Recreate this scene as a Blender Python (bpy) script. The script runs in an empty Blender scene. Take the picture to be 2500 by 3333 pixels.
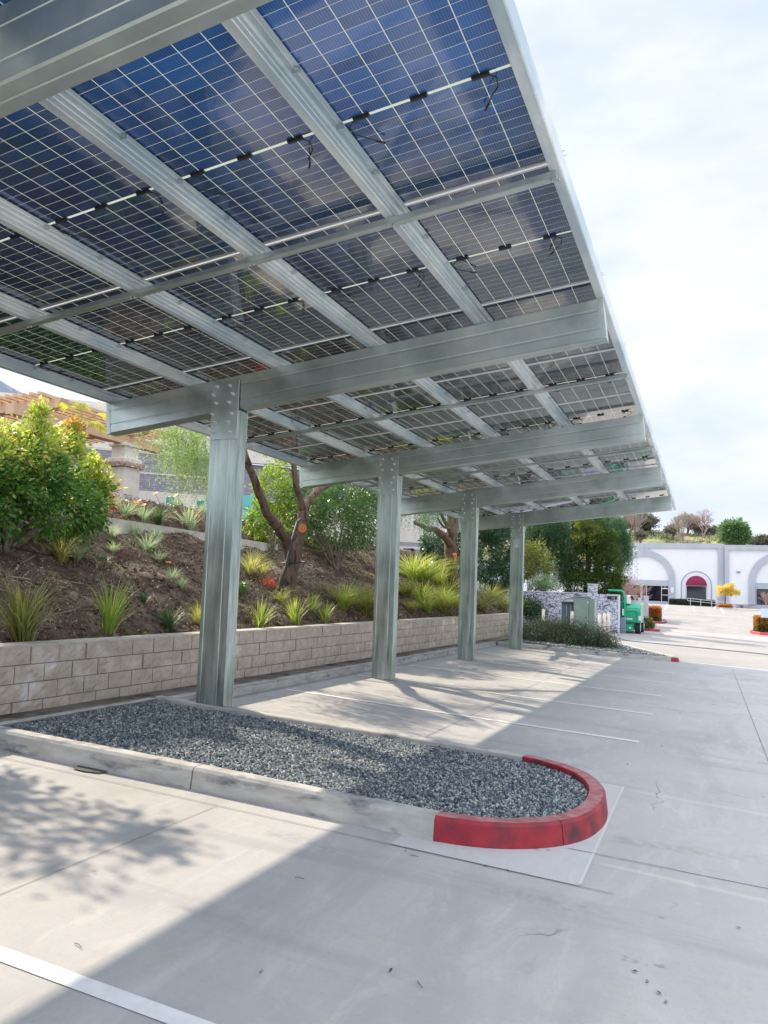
import bpy, math, random
import numpy as np
from mathutils import Vector, Matrix
R = math.radians
random.seed(7)
RNG = np.random.default_rng(11)
scene = bpy.context.scene
COL = scene.collection

# ------------------------------------------------------------------ camera
CAM_H = 1.698
F_PX, CX, CY = 2441.86, 1250.0, 1718.1
_y, _p, _r = R(23.3728), R(4.6895), R(2.0295)
fw = Vector((-math.sin(_y)*math.cos(_p), math.cos(_y)*math.cos(_p), math.sin(_p)))
rt0 = Vector((math.cos(_y), math.sin(_y), 0)); up0 = rt0.cross(fw)
rt = rt0*math.cos(_r)+up0*math.sin(_r); up = -rt0*math.sin(_r)+up0*math.cos(_r)
CAM = Vector((0, 0, CAM_H))
cd = bpy.data.cameras.new('camera'); cam = bpy.data.objects.new('camera', cd); COL.objects.link(cam)
M = Matrix((rt, up, -fw)).transposed().to_4x4(); M.translation = CAM
cam.matrix_world = M
cd.sensor_fit = 'HORIZONTAL'; cd.sensor_width = 36; cd.lens = F_PX/2500*36
cd.shift_y = (CY-1666.5)/2500; cd.clip_start = .05; cd.clip_end = 3000
scene.camera = cam

def ray(u, v): return fw+rt*((u-CX)/F_PX)-up*((v-CY)/F_PX)
def atY(u, v, Y):
    d = ray(u, v); return CAM+d*(Y/d.y)

# ------------------------------------------------------------------ world / light
W = bpy.data.worlds.new('World'); scene.world = W; W.use_nodes = True
nt = W.node_tree; nt.nodes.clear()
def N(nt, t, **kw):
    n = nt.nodes.new(t)
    for k, v in kw.items():
        if k.startswith('i_'): n.inputs[k[2:].replace('_', ' ')].default_value = v
        else: setattr(n, k, v)
    return n
SUN_EL, SUN_AZ = R(37.9), math.atan2(-1, .37)      # towards -X, a little +Y
sky = N(nt, 'ShaderNodeTexSky', sky_type='NISHITA', sun_disc=False, sun_elevation=SUN_EL, sun_rotation=SUN_AZ,
        air_density=1.0, dust_density=2.0, ozone_density=1.0)
tc = N(nt, 'ShaderNodeTexCoord'); mp = N(nt, 'ShaderNodeMapping'); mp.inputs['Scale'].default_value = (1.0, 1.0, 2.4)
n1 = N(nt, 'ShaderNodeTexNoise', i_Scale=2.3, i_Detail=7.0, i_Roughness=.55, i_Distortion=.25)
cr = N(nt, 'ShaderNodeValToRGB'); cr.color_ramp.elements[0].position = .33; cr.color_ramp.elements[0].color = (.80, .80, .80, 1)
cr.color_ramp.elements[1].position = .58; cr.color_ramp.elements[1].color = (1, 1, 1, 1)
n2 = N(nt, 'ShaderNodeTexNoise', i_Scale=5.0, i_Detail=6.0, i_Roughness=.5)
cr2 = N(nt, 'ShaderNodeValToRGB'); cr2.color_ramp.elements[0].position = .38; cr2.color_ramp.elements[0].color = (5.3, 5.95, 7.2, 1)
cr2.color_ramp.elements[1].position = .60; cr2.color_ramp.elements[1].color = (6.55, 6.85, 7.25, 1)
mx = N(nt, 'ShaderNodeMixRGB'); bg = N(nt, 'ShaderNodeBackground', i_Strength=.1); wo = N(nt, 'ShaderNodeOutputWorld')
L = nt.links.new
L(tc.outputs['Generated'], mp.inputs['Vector']); L(mp.outputs['Vector'], n1.inputs['Vector']); L(mp.outputs['Vector'], n2.inputs['Vector'])
L(n1.outputs['Fac'], cr.inputs['Fac']); L(n2.outputs['Fac'], cr2.inputs['Fac'])
L(cr.outputs['Color'], mx.inputs['Fac']); L(sky.outputs['Color'], mx.inputs['Color1']); L(cr2.outputs['Color'], mx.inputs['Color2'])
sx = nt.nodes.new('ShaderNodeSeparateXYZ'); L(tc.outputs['Generated'], sx.inputs[0])
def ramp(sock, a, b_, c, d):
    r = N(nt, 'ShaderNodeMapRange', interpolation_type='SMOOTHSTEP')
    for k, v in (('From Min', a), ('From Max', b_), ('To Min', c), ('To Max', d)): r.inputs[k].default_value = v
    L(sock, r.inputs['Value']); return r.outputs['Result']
g1 = ramp(sx.outputs[2], .62, .92, 1.0, 2.3); g2 = ramp(sx.outputs[1], .1, -.6, 1.0, 1.5)     # sky gain added out of view, overhead and behind the camera, to lift shade
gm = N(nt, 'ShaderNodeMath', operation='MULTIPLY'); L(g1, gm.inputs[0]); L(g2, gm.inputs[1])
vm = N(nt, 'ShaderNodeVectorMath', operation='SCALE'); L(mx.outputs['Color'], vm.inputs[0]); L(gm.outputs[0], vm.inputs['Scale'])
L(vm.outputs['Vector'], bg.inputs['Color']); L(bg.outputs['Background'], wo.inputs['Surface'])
sd = bpy.data.lights.new('sun', 'SUN'); sd.energy = 4.0; sd.angle = R(.53); sd.color = (1, .86, .68)
so = bpy.data.objects.new('sun', sd); COL.objects.link(so)
sdir = Vector((-1, .37, .829)).normalized()
so.rotation_euler = sdir.to_track_quat('Z', 'Y').to_euler()
scene.view_settings.view_transform = 'Standard'; scene.view_settings.look = 'None'
scene.view_settings.exposure = .64; scene.view_settings.gamma = 1
scene.cycles.max_bounces = 8; scene.cycles.transparent_max_bounces = 8
scene.cycles.caustics_reflective = False; scene.cycles.caustics_refractive = False

# ------------------------------------------------------------------ tagging
def tag(o, label=None, cat=None, group=None, kind=None):
    if label: o['label'] = label
    if cat: o['category'] = cat
    if group: o['group'] = group
    if kind: o['kind'] = kind
    return o
def empty(name, loc, label, cat, group=None, rz=0):
    o = bpy.data.objects.new(name, None); COL.objects.link(o); o.location = loc; o.rotation_euler = (0, 0, rz)
    o.empty_display_size = .2
    return tag(o, label, cat, group)
def link(name, me, parent=None, mat=None, smooth=False):
    if mat is not None:
        for m in (mat if isinstance(mat, (list, tuple)) else [mat]): me.materials.append(m)
    if smooth: me.polygons.foreach_set('use_smooth', [True]*len(me.polygons))
    o = bpy.data.objects.new(name, me); COL.objects.link(o)
    if parent is not None:
        o.parent = parent; o.matrix_parent_inverse = Matrix.Translation(-parent.location) if parent.type == 'EMPTY' and parent.rotation_euler.z == 0 and parent.scale.x == 1 and parent.get('abs') else Matrix()
    return o
def dup(o, parent=None):
    c = o.copy(); COL.objects.link(c)
    if parent is not None: c.parent = parent
    for ch in list(o.children): dup(ch, c)
    return c

# ------------------------------------------------------------------ materials
def mat(name, c1, c2=None, scale=4, rough=.6, metal=0, bump=0, bscale=40, detail=6, lo=.35, hi=.65, c3=None, s3=1, lo3=.5, hi3=.7, rvar=0, coat=0, spec=.5, sub=0, stretch=None, noise_rough=.6):
    m = bpy.data.materials.new(name); m.use_nodes = True; t = m.node_tree; b = t.nodes['Principled BSDF']; L = t.links.new
    b.inputs['Roughness'].default_value = rough; b.inputs['Metallic'].default_value = metal
    b.inputs['Base Color'].default_value = (*c1, 1); b.inputs['Coat Weight'].default_value = coat
    b.inputs['Specular IOR Level'].default_value = spec
    tc = t.nodes.new('ShaderNodeTexCoord'); src = tc.outputs['Object']
    if stretch:
        mp = t.nodes.new('ShaderNodeMapping'); mp.inputs['Scale'].default_value = stretch; L(src, mp.inputs['Vector']); src = mp.outputs['Vector']
    col = None
    if c2:
        n = N(t, 'ShaderNodeTexNoise', i_Scale=scale, i_Detail=detail, i_Roughness=noise_rough); L(src, n.inputs['Vector'])
        r = t.nodes.new('ShaderNodeValToRGB'); r.color_ramp.elements[0].position = lo; r.color_ramp.elements[1].position = hi
        r.color_ramp.elements[0].color = (*c1, 1); r.color_ramp.elements[1].color = (*c2, 1); L(n.outputs['Fac'], r.inputs['Fac']); col = r.outputs['Color']
        if rvar:
            mr = N(t, 'ShaderNodeMapRange'); mr.inputs['To Min'].default_value = rough-rvar; mr.inputs['To Max'].default_value = rough+rvar
            L(n.outputs['Fac'], mr.inputs['Value']); L(mr.outputs['Result'], b.inputs['Roughness'])
    if c3:
        n = N(t, 'ShaderNodeTexNoise', i_Scale=s3, i_Detail=8.0, i_Roughness=.6); L(src, n.inputs['Vector'])
        r = t.nodes.new('ShaderNodeValToRGB'); r.color_ramp.elements[0].position = lo3; r.color_ramp.elements[1].position = hi3
        r.color_ramp.elements[0].color = (0, 0, 0, 1); r.color_ramp.elements[1].color = (1, 1, 1, 1); L(n.outputs['Fac'], r.inputs['Fac'])
        mx = t.nodes.new('ShaderNodeMixRGB'); L(r.outputs['Color'], mx.inputs['Fac']); L(col, mx.inputs['Color1']); mx.inputs['Color2'].default_value = (*c3, 1)
        col = mx.outputs['Color']
    if col: L(col, b.inputs['Base Color'])
    if bump:
        n = N(t, 'ShaderNodeTexNoise', i_Scale=bscale, i_Detail=8.0, i_Roughness=.65); L(src, n.inputs['Vector'])
        bp = N(t, 'ShaderNodeBump', i_Strength=bump, i_Distance=.02); L(n.outputs['Fac'], bp.inputs['Height']); L(bp.outputs['Normal'], b.inputs['Normal'])
    return m

def leafmat(name, cols, rough=.45, trans=.35, spec=.4):
    """leaf colour varies leaf by leaf; thin leaves let light through"""
    m = bpy.data.materials.new(name); m.use_nodes = True; t = m.node_tree; b = t.nodes['Principled BSDF']; L = t.links.new
    g = t.nodes.new('ShaderNodeNewGeometry'); r = t.nodes.new('ShaderNodeValToRGB'); cr = r.color_ramp
    while len(cr.elements) < len(cols): cr.elements.new(.5)
    for i, c in enumerate(cols): cr.elements[i].position = i/max(1, len(cols)-1); cr.elements[i].color = (*c, 1)
    L(g.outputs['Random Per Island'], r.inputs['Fac']); L(r.outputs['Color'], b.inputs['Base Color'])
    b.inputs['Roughness'].default_value = rough; b.inputs['Specular IOR Level'].default_value = spec
    tr = t.nodes.new('ShaderNodeBsdfTranslucent'); hs = N(t, 'ShaderNodeHueSaturation', i_Value=1.9, i_Saturation=1.1, i_Hue=.49)
    L(r.outputs['Color'], hs.inputs['Color']); L(hs.outputs['Color'], tr.inputs['Color'])
    mx = N(t, 'ShaderNodeMixShader', i_Fac=trans); L(b.outputs['BSDF'], mx.inputs[1]); L(tr.outputs['BSDF'], mx.inputs[2])
    L(mx.outputs['Shader'], t.nodes['Material Output'].inputs['Surface'])
    return m

def concrete(name, a, b_, stain, warm, rough=.85, scale=1.0):
    m = bpy.data.materials.new(name); m.use_nodes = True; t = m.node_tree; b = t.nodes['Principled BSDF']; L = t.links.new
    b.inputs['Roughness'].default_value = rough; b.inputs['Specular IOR Level'].default_value = .3
    g = t.nodes.new('ShaderNodeTexCoord'); src = g.outputs['Object']
    def noise(s, lo, hi, detail=8, st=None, dist=0, rg=.6):
        v = src
        if st:
            mp = t.nodes.new('ShaderNodeMapping'); mp.inputs['Scale'].default_value = st[0]; mp.inputs['Rotation'].default_value = (0, 0, st[1]); L(src, mp.inputs['Vector']); v = mp.outputs['Vector']
        n = N(t, 'ShaderNodeTexNoise', i_Scale=s*scale, i_Detail=float(detail), i_Roughness=rg, i_Distortion=dist); L(v, n.inputs['Vector'])
        r = N(t, 'ShaderNodeMapRange'); r.inputs['From Min'].default_value = lo; r.inputs['From Max'].default_value = hi; L(n.outputs['Fac'], r.inputs['Value'])
        return r.outputs['Result']
    def mix(f, c1, c2, k=1.0):
        mm = N(t, 'ShaderNodeMath', operation='MULTIPLY'); mm.inputs[1].default_value = k; L(f, mm.inputs[0])
        x = t.nodes.new('ShaderNodeMixRGB'); L(mm.outputs[0], x.inputs['Fac'])
        if isinstance(c1, tuple): x.inputs['Color1'].default_value = (*c1, 1)
        else: L(c1, x.inputs['Color1'])
        x.inputs['Color2'].default_value = (*c2, 1); return x.outputs['Color']
    c = mix(noise(.5, .35, .65), a, b_)
    c = mix(noise(.9, .5, .72, 9, ((1, .35, 1), .5), .6), c, stain, .85)          # broad swept stains
    c = mix(noise(3.5, .52, .75, 9, None, 1.2), c, warm, .7)
    c = mix(noise(7, .56, .74, 8, ((1, .15, 1), -.6), .5), c, tuple(min(.72, x*1.35) for x in b_), .3)   # pale scuffs
    c = mix(noise(9, .58, .8, 8, ((.2, 1, 1), .35), .5), c, stain, .35)
    c = mix(noise(26, .5, .72, 6, None, .8), c, tuple(x*.8 for x in b_), .45)
    c = mix(noise(1.7, .53, .6, 10, ((1, .5, 1), 1.1), 1.5, .7), c, tuple(min(.7, x*1.18) for x in b_), .25)
    c = mix(noise(2.2, .56, .68, 5, ((.12, 1, 1), .9), .2), c, stain, .5)
    c = mix(noise(60, .6, .78, 4), c, tuple(x*.62 for x in stain), .4)
    c = mix(noise(140, .62, .8, 3), c, tuple(x*.55 for x in stain), .5)
    def mth(op, a, b2=None):
        n = N(t, 'ShaderNodeMath', operation=op)
        for i, q in enumerate((a, b2)):
            if q is None: continue
            if isinstance(q, (int, float)): n.inputs[i].default_value = q
            else: L(q, n.inputs[i])
        return n.outputs[0]
    if scale == 1.0:
        # faint curved tyre marks, hairline cracks and old drips
        msk = noise(1.1, .45, .62, 5); fine = noise(14, .40, .60, 6)
        for cx_, cy_, r_, w_ in ((4.5, 1.0, 4.6, .09), (4.5, 1.0, 4.85, .07), (-1.5, 14.5, 8.2, .10), (-1.5, 14.5, 9.7, .10), (6.5, 9.5, 5.4, .10), (2.2, -3.5, 6.2, .08), (9.5, 20, 9.6, .12)):
            d = N(t, 'ShaderNodeVectorMath', operation='DISTANCE'); L(src, d.inputs[0]); d.inputs[1].default_value = (cx_, cy_, 0)
            e = N(t, 'ShaderNodeMapRange', interpolation_type='SMOOTHSTEP'); e.inputs['From Min'].default_value = w_*1.3; e.inputs['From Max'].default_value = w_*.4; L(mth('ABSOLUTE', mth('SUBTRACT', d.outputs['Value'], r_)), e.inputs['Value'])
            c = mix(mth('MULTIPLY', mth('MULTIPLY', e.outputs['Result'], msk), fine), c, tuple(x*.78 for x in stain), .5)
        wv = N(t, 'ShaderNodeTexNoise', i_Scale=3.0, i_Detail=5.0); L(src, wv.inputs['Vector']); av = N(t, 'ShaderNodeVectorMath', operation='MULTIPLY_ADD'); av.inputs[1].default_value = (.35, .35, 0); L(wv.outputs['Color'], av.inputs[0]); L(src, av.inputs[2])
        vo = N(t, 'ShaderNodeTexVoronoi', feature='DISTANCE_TO_EDGE', i_Scale=.33); L(av.outputs[0], vo.inputs['Vector'])
        e = N(t, 'ShaderNodeMapRange'); e.inputs['From Min'].default_value = .0022; e.inputs['From Max'].default_value = .0006; L(vo.outputs['Distance'], e.inputs['Value'])
        c = mix(mth('MULTIPLY', e.outputs['Result'], noise(.45, .54, .58, 3)), c, (.16, .155, .15), .75)
        c = mix(noise(3.1, .70, .73, 3), c, (.22, .215, .20), .55)
        c = mix(noise(.8, .62, .72, 9, None, .9, .75), c, (.30, .30, .295), .5)
    L(c, b.inputs['Base Color'])
    n = N(t, 'ShaderNodeTexNoise', i_Scale=120.0, i_Detail=6.0, i_Roughness=.7); L(src, n.inputs['Vector'])
    bp = N(t, 'ShaderNodeBump', i_Strength=.25, i_Distance=.006); L(n.outputs['Fac'], bp.inputs['Height']); L(bp.outputs['Normal'], b.inputs['Normal'])
    return m

GALV = mat('galvanized', (.47, .55, .535), (.64, .71, .69), scale=1.6, rough=.32, metal=.8, bump=.06, bscale=220, c3=(.34, .42, .40), s3=1.1, lo3=.5, hi3=.72, rvar=.10)
GALV_COL = mat('galvanized_column', (.24, .31, .285), (.60, .67, .63), scale=6, rough=.30, metal=.8, bump=.05, bscale=200, c3=(.20, .25, .24), s3=5, lo3=.55, hi3=.75, rvar=.08, stretch=(1, 1, .12))
GALV_P = mat('galvanized_purlin', (.66, .73, .72), (.80, .86, .85), scale=6, rough=.36, metal=.35, bump=.05, bscale=200, c3=(.48, .58, .64), s3=2.2, lo3=.45, hi3=.6, rvar=.1, stretch=(1, .3, 1))
STEELBOLT = mat('bolt_steel', (.80, .84, .82), rough=.35, metal=.35)
ALU = mat('panel_frame_aluminium', (.72, .74, .74), rough=.4, metal=.6)
BLACKP = mat('black_plastic', (.012, .013, .015), rough=.45)
CONC = concrete('lot_concrete', (.46, .455, .445), (.53, .52, .50), (.35, .355, .36), (.54, .50, .44))
CONC_L = concrete('pale_concrete', (.53, .53, .525), (.60, .60, .595), (.50, .51, .52), (.60, .56, .50))
KERB = mat('kerb_concrete', (.42, .41, .385), (.58, .57, .54), scale=3.5, rough=.85, bump=.3, bscale=70, c3=(.15, .16, .17), s3=2.6, lo3=.54, hi3=.70, stretch=(1, 1, 3))
DARKJ = mat('joint_dark', (.13, .13, .125), (.27, .27, .26), scale=20, rough=.9)
JOINT_L = mat('joint_sealant', (.62, .63, .62), rough=.8)
PAINT = mat('white_paint', (.86, .86, .85), (.78, .78, .76), scale=14, rough=.7, bump=.1, bscale=90, c3=(.45, .44, .42), s3=9, lo3=.62, hi3=.72)
LITTERM = None

# ------------------------------------------------------------------ mesh builder
class MB:
    def __init__(s): s.v = []; s.f = []; s.mi = []
    def add(s, vs, fs, mi=0):
        o = len(s.v); s.v += [tuple(a) for a in vs]; s.f += [tuple(i+o for i in f) for f in fs]; s.mi += [mi]*len(fs)
    def box(s, x0, x1, y0, y1, z0, z1, mi=0, mtx=None):
        vs = [Vector((x, y, z)) for z in (z0, z1) for y in (y0, y1) for x in (x0, x1)]
        if mtx: vs = [mtx @ a for a in vs]
        s.add(vs, [(0, 2, 3, 1), (4, 5, 7, 6), (0, 1, 5, 4), (2, 6, 7, 3), (0, 4, 6, 2), (1, 3, 7, 5)], mi)
    def bbox(s, x0, x1, y0, y1, z0, z1, b=.01, mi=0):
        """box with chamfered vertical + top edges"""
        xs = [(x0+b, y0), (x1-b, y0), (x1, y0+b), (x1, y1-b), (x1-b, y1), (x0+b, y1), (x0, y1-b), (x0, y0+b)]
        cx, cy = (x0+x1)/2, (y0+y1)/2
        sh = lambda x, y: (x-b*(1 if x > cx else -1), y-b*(1 if y > cy else -1))
        vs = [(x, y, z0) for x, y in xs]+[(x, y, z1-b) for x, y in xs]+[(*sh(x, y), z1) for x, y in xs]
        fs = [(i, (i+1) % 8, 8+(i+1) % 8, 8+i) for i in range(8)]+[(8+i, 8+(i+1) % 8, 16+(i+1) % 8, 16+i) for i in range(8)]+[tuple(range(16, 24)), tuple(range(7, -1, -1))]
        s.add(vs, fs, mi)
    def extrude(s, prof, a, b, mi=0, closed=True, cap=True):
        """prof: list of (p,q) offsets in vectors; a,b: functions t->Vector"""
        n = len(prof); vs = [a(*p) for p in prof]+[b(*p) for p in prof]
        fs = [(i, (i+1) % n, n+(i+1) % n, n+i) for i in range(n if closed else n-1)]
        if cap and closed: fs += [tuple(range(n-1, -1, -1)), tuple(range(n, 2*n))]
        s.add(vs, fs, mi)
    def tube(s, pts, rad, n=8, mi=0, cap=True):
        pts = [Vector(p) for p in pts]; rad = rad if isinstance(rad, (list, tuple)) else [rad]*len(pts)
        vs = []; fs = []; prev = None
        for i, p in enumerate(pts):
            d = (pts[min(i+1, len(pts)-1)]-pts[max(i-1, 0)]).normalized()
            if prev is None: u = d.orthogonal().normalized()
            else:
                u = prev-d*prev.dot(d); u.normalize()
            prev = u; w = d.cross(u)
            for k in range(n):
                a = 2*math.pi*k/n; vs.append(p+(u*math.cos(a)+w*math.sin(a))*rad[i])
        for i in range(len(pts)-1):
            for k in range(n): fs.append((i*n+k, i*n+(k+1) % n, (i+1)*n+(k+1) % n, (i+1)*n+k))
        if cap: fs += [tuple(range(n-1, -1, -1)), tuple(range((len(pts)-1)*n, len(pts)*n))]
        s.add(vs, fs, mi)
    def prism(s, poly, z0, z1, mi=0):
        n = len(poly); z0f = z0 if callable(z0) else (lambda x, y: z0); z1f = z1 if callable(z1) else (lambda x, y: z1)
        vs = [(x, y, z0f(x, y)) for x, y in poly]+[(x, y, z1f(x, y)) for x, y in poly]
        s.add(vs, [(i, (i+1) % n, n+(i+1) % n, n+i) for i in range(n)]+[tuple(range(n-1, -1, -1)), tuple(range(n, 2*n))], mi)
    def build(s, name, m=None, parent=None, smooth=False):
        me = bpy.data.meshes.new(name); me.from_pydata(s.v, [], s.f)
        mats = m if isinstance(m, (list, tuple)) else [m]
        for k in mats: me.materials.append(k)
        if len(mats) > 1: me.polygons.foreach_set('material_index', s.mi)
        if smooth: me.polygons.foreach_set('use_smooth', [True]*len(me.polygons))
        me.update()
        o = bpy.data.objects.new(name, me); COL.objects.link(o)
        if parent is not None: o.parent = parent
        return o
def quads(name, V, m, parent=None, k=4, smooth=False):
    """V: (n,k,3) array, every row one polygon of its own"""
    n = len(V); me = bpy.data.meshes.new(name); me.vertices.add(n*k); me.vertices.foreach_set('co', np.asarray(V, dtype=np.float32).reshape(-1))
    me.loops.add(n*k); me.loops.foreach_set('vertex_index', np.arange(n*k, dtype=np.int32))
    me.polygons.add(n); me.polygons.foreach_set('loop_start', np.arange(0, n*k, k, dtype=np.int32)); me.polygons.foreach_set('loop_total', np.full(n, k, dtype=np.int32))
    me.materials.append(m); me.update(calc_edges=True); me.validate()
    o = bpy.data.objects.new(name, me); COL.objects.link(o)
    if parent is not None: o.parent = parent
    return o
def unit(a): return a/(np.linalg.norm(a, axis=-1, keepdims=True)+1e-9)
def leafquads(C, D, l, w, rng=RNG):
    """pointed leaf: base, side, tip, side"""
    n = len(C); D = unit(D); Rn = unit(rng.normal(size=(n, 3))); S = unit(np.cross(D, Rn)); l = np.broadcast_to(l, (n,))[:, None]; w = np.broadcast_to(w, (n,))[:, None]
    U = unit(np.cross(D, S))*w*.25
    return np.stack([C, C+D*l*.45+S*w*.5+U, C+D*l, C+D*l*.45-S*w*.5+U], 1)

# ------------------------------------------------------------------ ground
XP, YP, S = -5.981, 7.998, 5.486
GX, GY = -.03815, -.00474
def sm(t): t = max(0, min(1, t)); return t*t*(3-2*t)
def plane(x, y): return GX*(min(max(x, -12), 5)-XP)+GY*(min(y, 70)-YP)
def gz(x, y):
    t = sm((y-60)/38.); far = 1.12-.012*(min(max(x, -30), 30)+7)
    return plane(x, y)*(1-t)+far*t
def hs(x, y):
    """planted slope behind the retaining wall"""
    toe = -7.43-max(0, y-31)*.36
    d = toe-x
    if d < 0: return gz(x, y)-.05
    base = .86 if y < 31 else .86-(y-31)*.03
    z = base+.56*min(d, 3.32)+(.17*sm((d-3.38)/.12) if y < 17.5 else 0)+.55*max(0, min(d-3.32, 1.1))+.15*max(0, min(d-4.42, 30))
    z += (.05*math.sin(x*2.1+y*1.3)+.04*math.sin(x*3.7-y*2.2+1)+.03*math.sin(y*5.1+x))*min(1, d)
    return z
def onslope(u, v):
    d = ray(u, v); t = 5.0
    while t < 120:
        p = CAM+d*t
        if p.x < -7.43 and p.z < hs(p.x, p.y): break
        t += .02
    return Vector((p.x, p.y, hs(p.x, p.y)))
def grid(name, xs, ys, fn, m, smooth=True):
    vs = [(x, y, fn(x, y)) for y in ys for x in xs]; nx = len(xs)
    fs = [(j*nx+i, j*nx+i+1, (j+1)*nx+i+1, (j+1)*nx+i) for j in range(len(ys)-1) for i in range(nx-1)]
    me = bpy.data.meshes.new(name); me.from_pydata(vs, [], fs); return link(name, me, None, m, smooth)
def lin(a, b, n): return [a+(b-a)*i/(n-1) for i in range(n)]
DIMMED_ROAD = concrete('dimmed_road_concrete', (.30, .29, .28), (.35, .335, .32), (.23, .23, .235), (.36, .32, .28), scale=.5)  # concrete colour darkened to offset the stronger open-sky light past the roof
g = grid('ground', sorted(set([-300, -150, -80, -40, -20, -12]+lin(-8, 8, 17)+[12, 16, 20, 30, 60, 150, 300])), sorted(set([-150, -60, -20]+lin(-8, 110, 60)+[130, 200, 400, 1200])), gz, CONC)
g2_ = grid('road', [-9.3, -5, 0, 5, 8, 14, 25, 60], lin(26.6, 99, 60), lambda x, y: gz(x, y)+.003, DIMMED_ROAD); tag(g2_, kind='structure'); tag(g, kind='structure')

def strip(name, pts, w, dz, m):
    """flat painted or sealed line lying on the lot"""
    b = MB()
    for (x0, y0), (x1, y1) in zip(pts[:-1], pts[1:]):
        d = Vector((x1-x0, y1-y0)); L_ = d.length; n = Vector((-d.y, d.x))/L_*w/2; k = max(1, int(L_/1.0))
        for i in range(k):
            a = Vector((x0, y0))+d*i/k; c = Vector((x0, y0))+d*(i+1)/k
            b.add([(p.x, p.y, gz(p.x, p.y)+dz) for p in (a-n, c-n, c+n, a+n)], [(0, 1, 2, 3)])
    o = b.build(name, m); return tag(o, kind='structure')
YS = 10.725
for k in range(5): strip('parking_line', [(-6.35, YS+k*2.743+.18-.0), (-.83, YS+k*2.743+.02)], .11, .005, PAINT)
strip('parking_line', [(-6.0, 2.70), (-.6, 2.72)], .10, .005, PAINT)
strip('pavement_joint', [(.70, -3), (.71, 25.2)], .009, .004, DARKJ)
strip('pavement_joint', [(-.2+.0, 5.885), (.70, 5.9), (6, 5.95)], .009, .004, DARKJ)
strip('pavement_joint', [(-.95, 5.87), (-.2, 5.885)], .009, .0085, DARKJ)
strip('pavement_joint', [(-6.6, 5.16), (-.55, 5.17)], .007, .0085, DARKJ)
strip('pavement_joint', [(-.765, 5.20), (-.77, 8.1)], .022, .0085, JOINT_L)
strip('pavement_joint', [(-3.6, 5.16), (-3.62, -2)], .005, .004, DARKJ)
strip('pavement_joint', [(-3.2, 8.0), (-3.3, 25)], .008, .004, DARKJ)
strip('pavement_joint', [(-6.5, 13.9), (-.8, 14.0)], .008, .004, DARKJ)
b = MB(); pp = [(-2.1, 5.175), (-.76, 5.18), (-.77, 8.1), (-1.3, 8.1), (-1.6, 5.7), (-2.1, 5.55)]
b.add([(x, y, gz(x, y)+.004) for x, y in pp], [(0, 1, 4, 5), (1, 2, 3, 4)]); tag(b.build('pavement_apron', CONC_L), kind='structure')
# dark drain channel and asphalt lane beyond the lot
strip('drain_channel', [(-5.2, 36.0), (0, 35.6), (9, 34.6)], .34, .02, mat('channel_dark', (.05, .05, .07), (.1, .1, .12), scale=8, rough=.8))
LANE = mat('asphalt', (.36, .33, .325), (.41, .38, .37), scale=1.2, rough=.9, bump=.2, bscale=60)
strip('drive_lane', [(-4.1, 51.5), (9, 49.5), (30, 48)], 9.5, .006, LANE)
strip('pavement_joint', [(-3, 80), (6, 79)], .1, .006, JOINT_L)
for x in (-4, -1.2, 1.6): strip('pavement_joint', [(x, 84), (x-.3, 97)], .12, .008, PAINT)

# ------------------------------------------------------------------ islands and kerbs
def smooth_line(p, k=3):
    for _ in range(k):
        q = [p[0]]
        for a, c in zip(p[:-1], p[1:]): q += [(a[0]*.75+c[0]*.25, a[1]*.75+c[1]*.25), (a[0]*.25+c[0]*.75, a[1]*.25+c[1]*.75)]
        p = q+[p[-1]]
    return p
def arc(cx, cy, r, a0, a1, n, sx=1, sy=1): return [(cx+sx*r*math.cos(a), cy+sy*r*math.sin(a)) for a in lin(a0, a1, n)]
NOSE_CX, NOSE_CY = -2.15, 6.73
OUT = [(-6.62, 5.36), (-5.3, 5.38), (-4.08, 5.42), (-3.0, 5.42), (-1.86, 5.43)]+[(-1.55, 5.48), (-1.27, 5.63), (-1.03, 5.86), (-.87, 6.15), (-.80, 6.5), (-.79, 6.85), (-.83, 7.2), (-.94, 7.52), (-1.13, 7.80), (-1.42, 8.0), (-1.8, 8.11), (-2.3, 8.13), (-3.5, 8.12), (-4.8, 8.12), (-6.62, 8.14)]
def offset(poly, d):
    res = []
    for i, p in enumerate(poly):
        a = Vector(poly[max(i-1, 0)]); c = Vector(poly[min(i+1, len(poly)-1)]); t = (c-a).normalized(); res.append((p[0]-t.y*d, p[1]+t.x*d))
    return res
OUTS = OUT[:4]+smooth_line(OUT[4:17])+OUT[17:]
def subdiv(poly, step=.25):
    r = []
    for a, c in zip(poly[:-1], poly[1:]):
        a, c = Vector(a), Vector(c); k = max(1, int((c-a).length/step)); r += [tuple(a+(c-a)*i/k) for i in range(k)]
    return r+[tuple(poly[-1])]
RED = mat('red_kerb_paint', (.31, .012, .028), (.43, .035, .045), scale=3, rough=.6, bump=.2, bscale=60, c3=(.10, .025, .035), s3=3.4, lo3=.46, hi3=.64, detail=8, coat=0)
REDTOP = mat('red_kerb_top_paint', (.34, .10, .11), (.50, .24, .24), scale=9, rough=.7, bump=.2, bscale=60, c3=(.40, .36, .34), s3=7, lo3=.66, hi3=.72)
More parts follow.
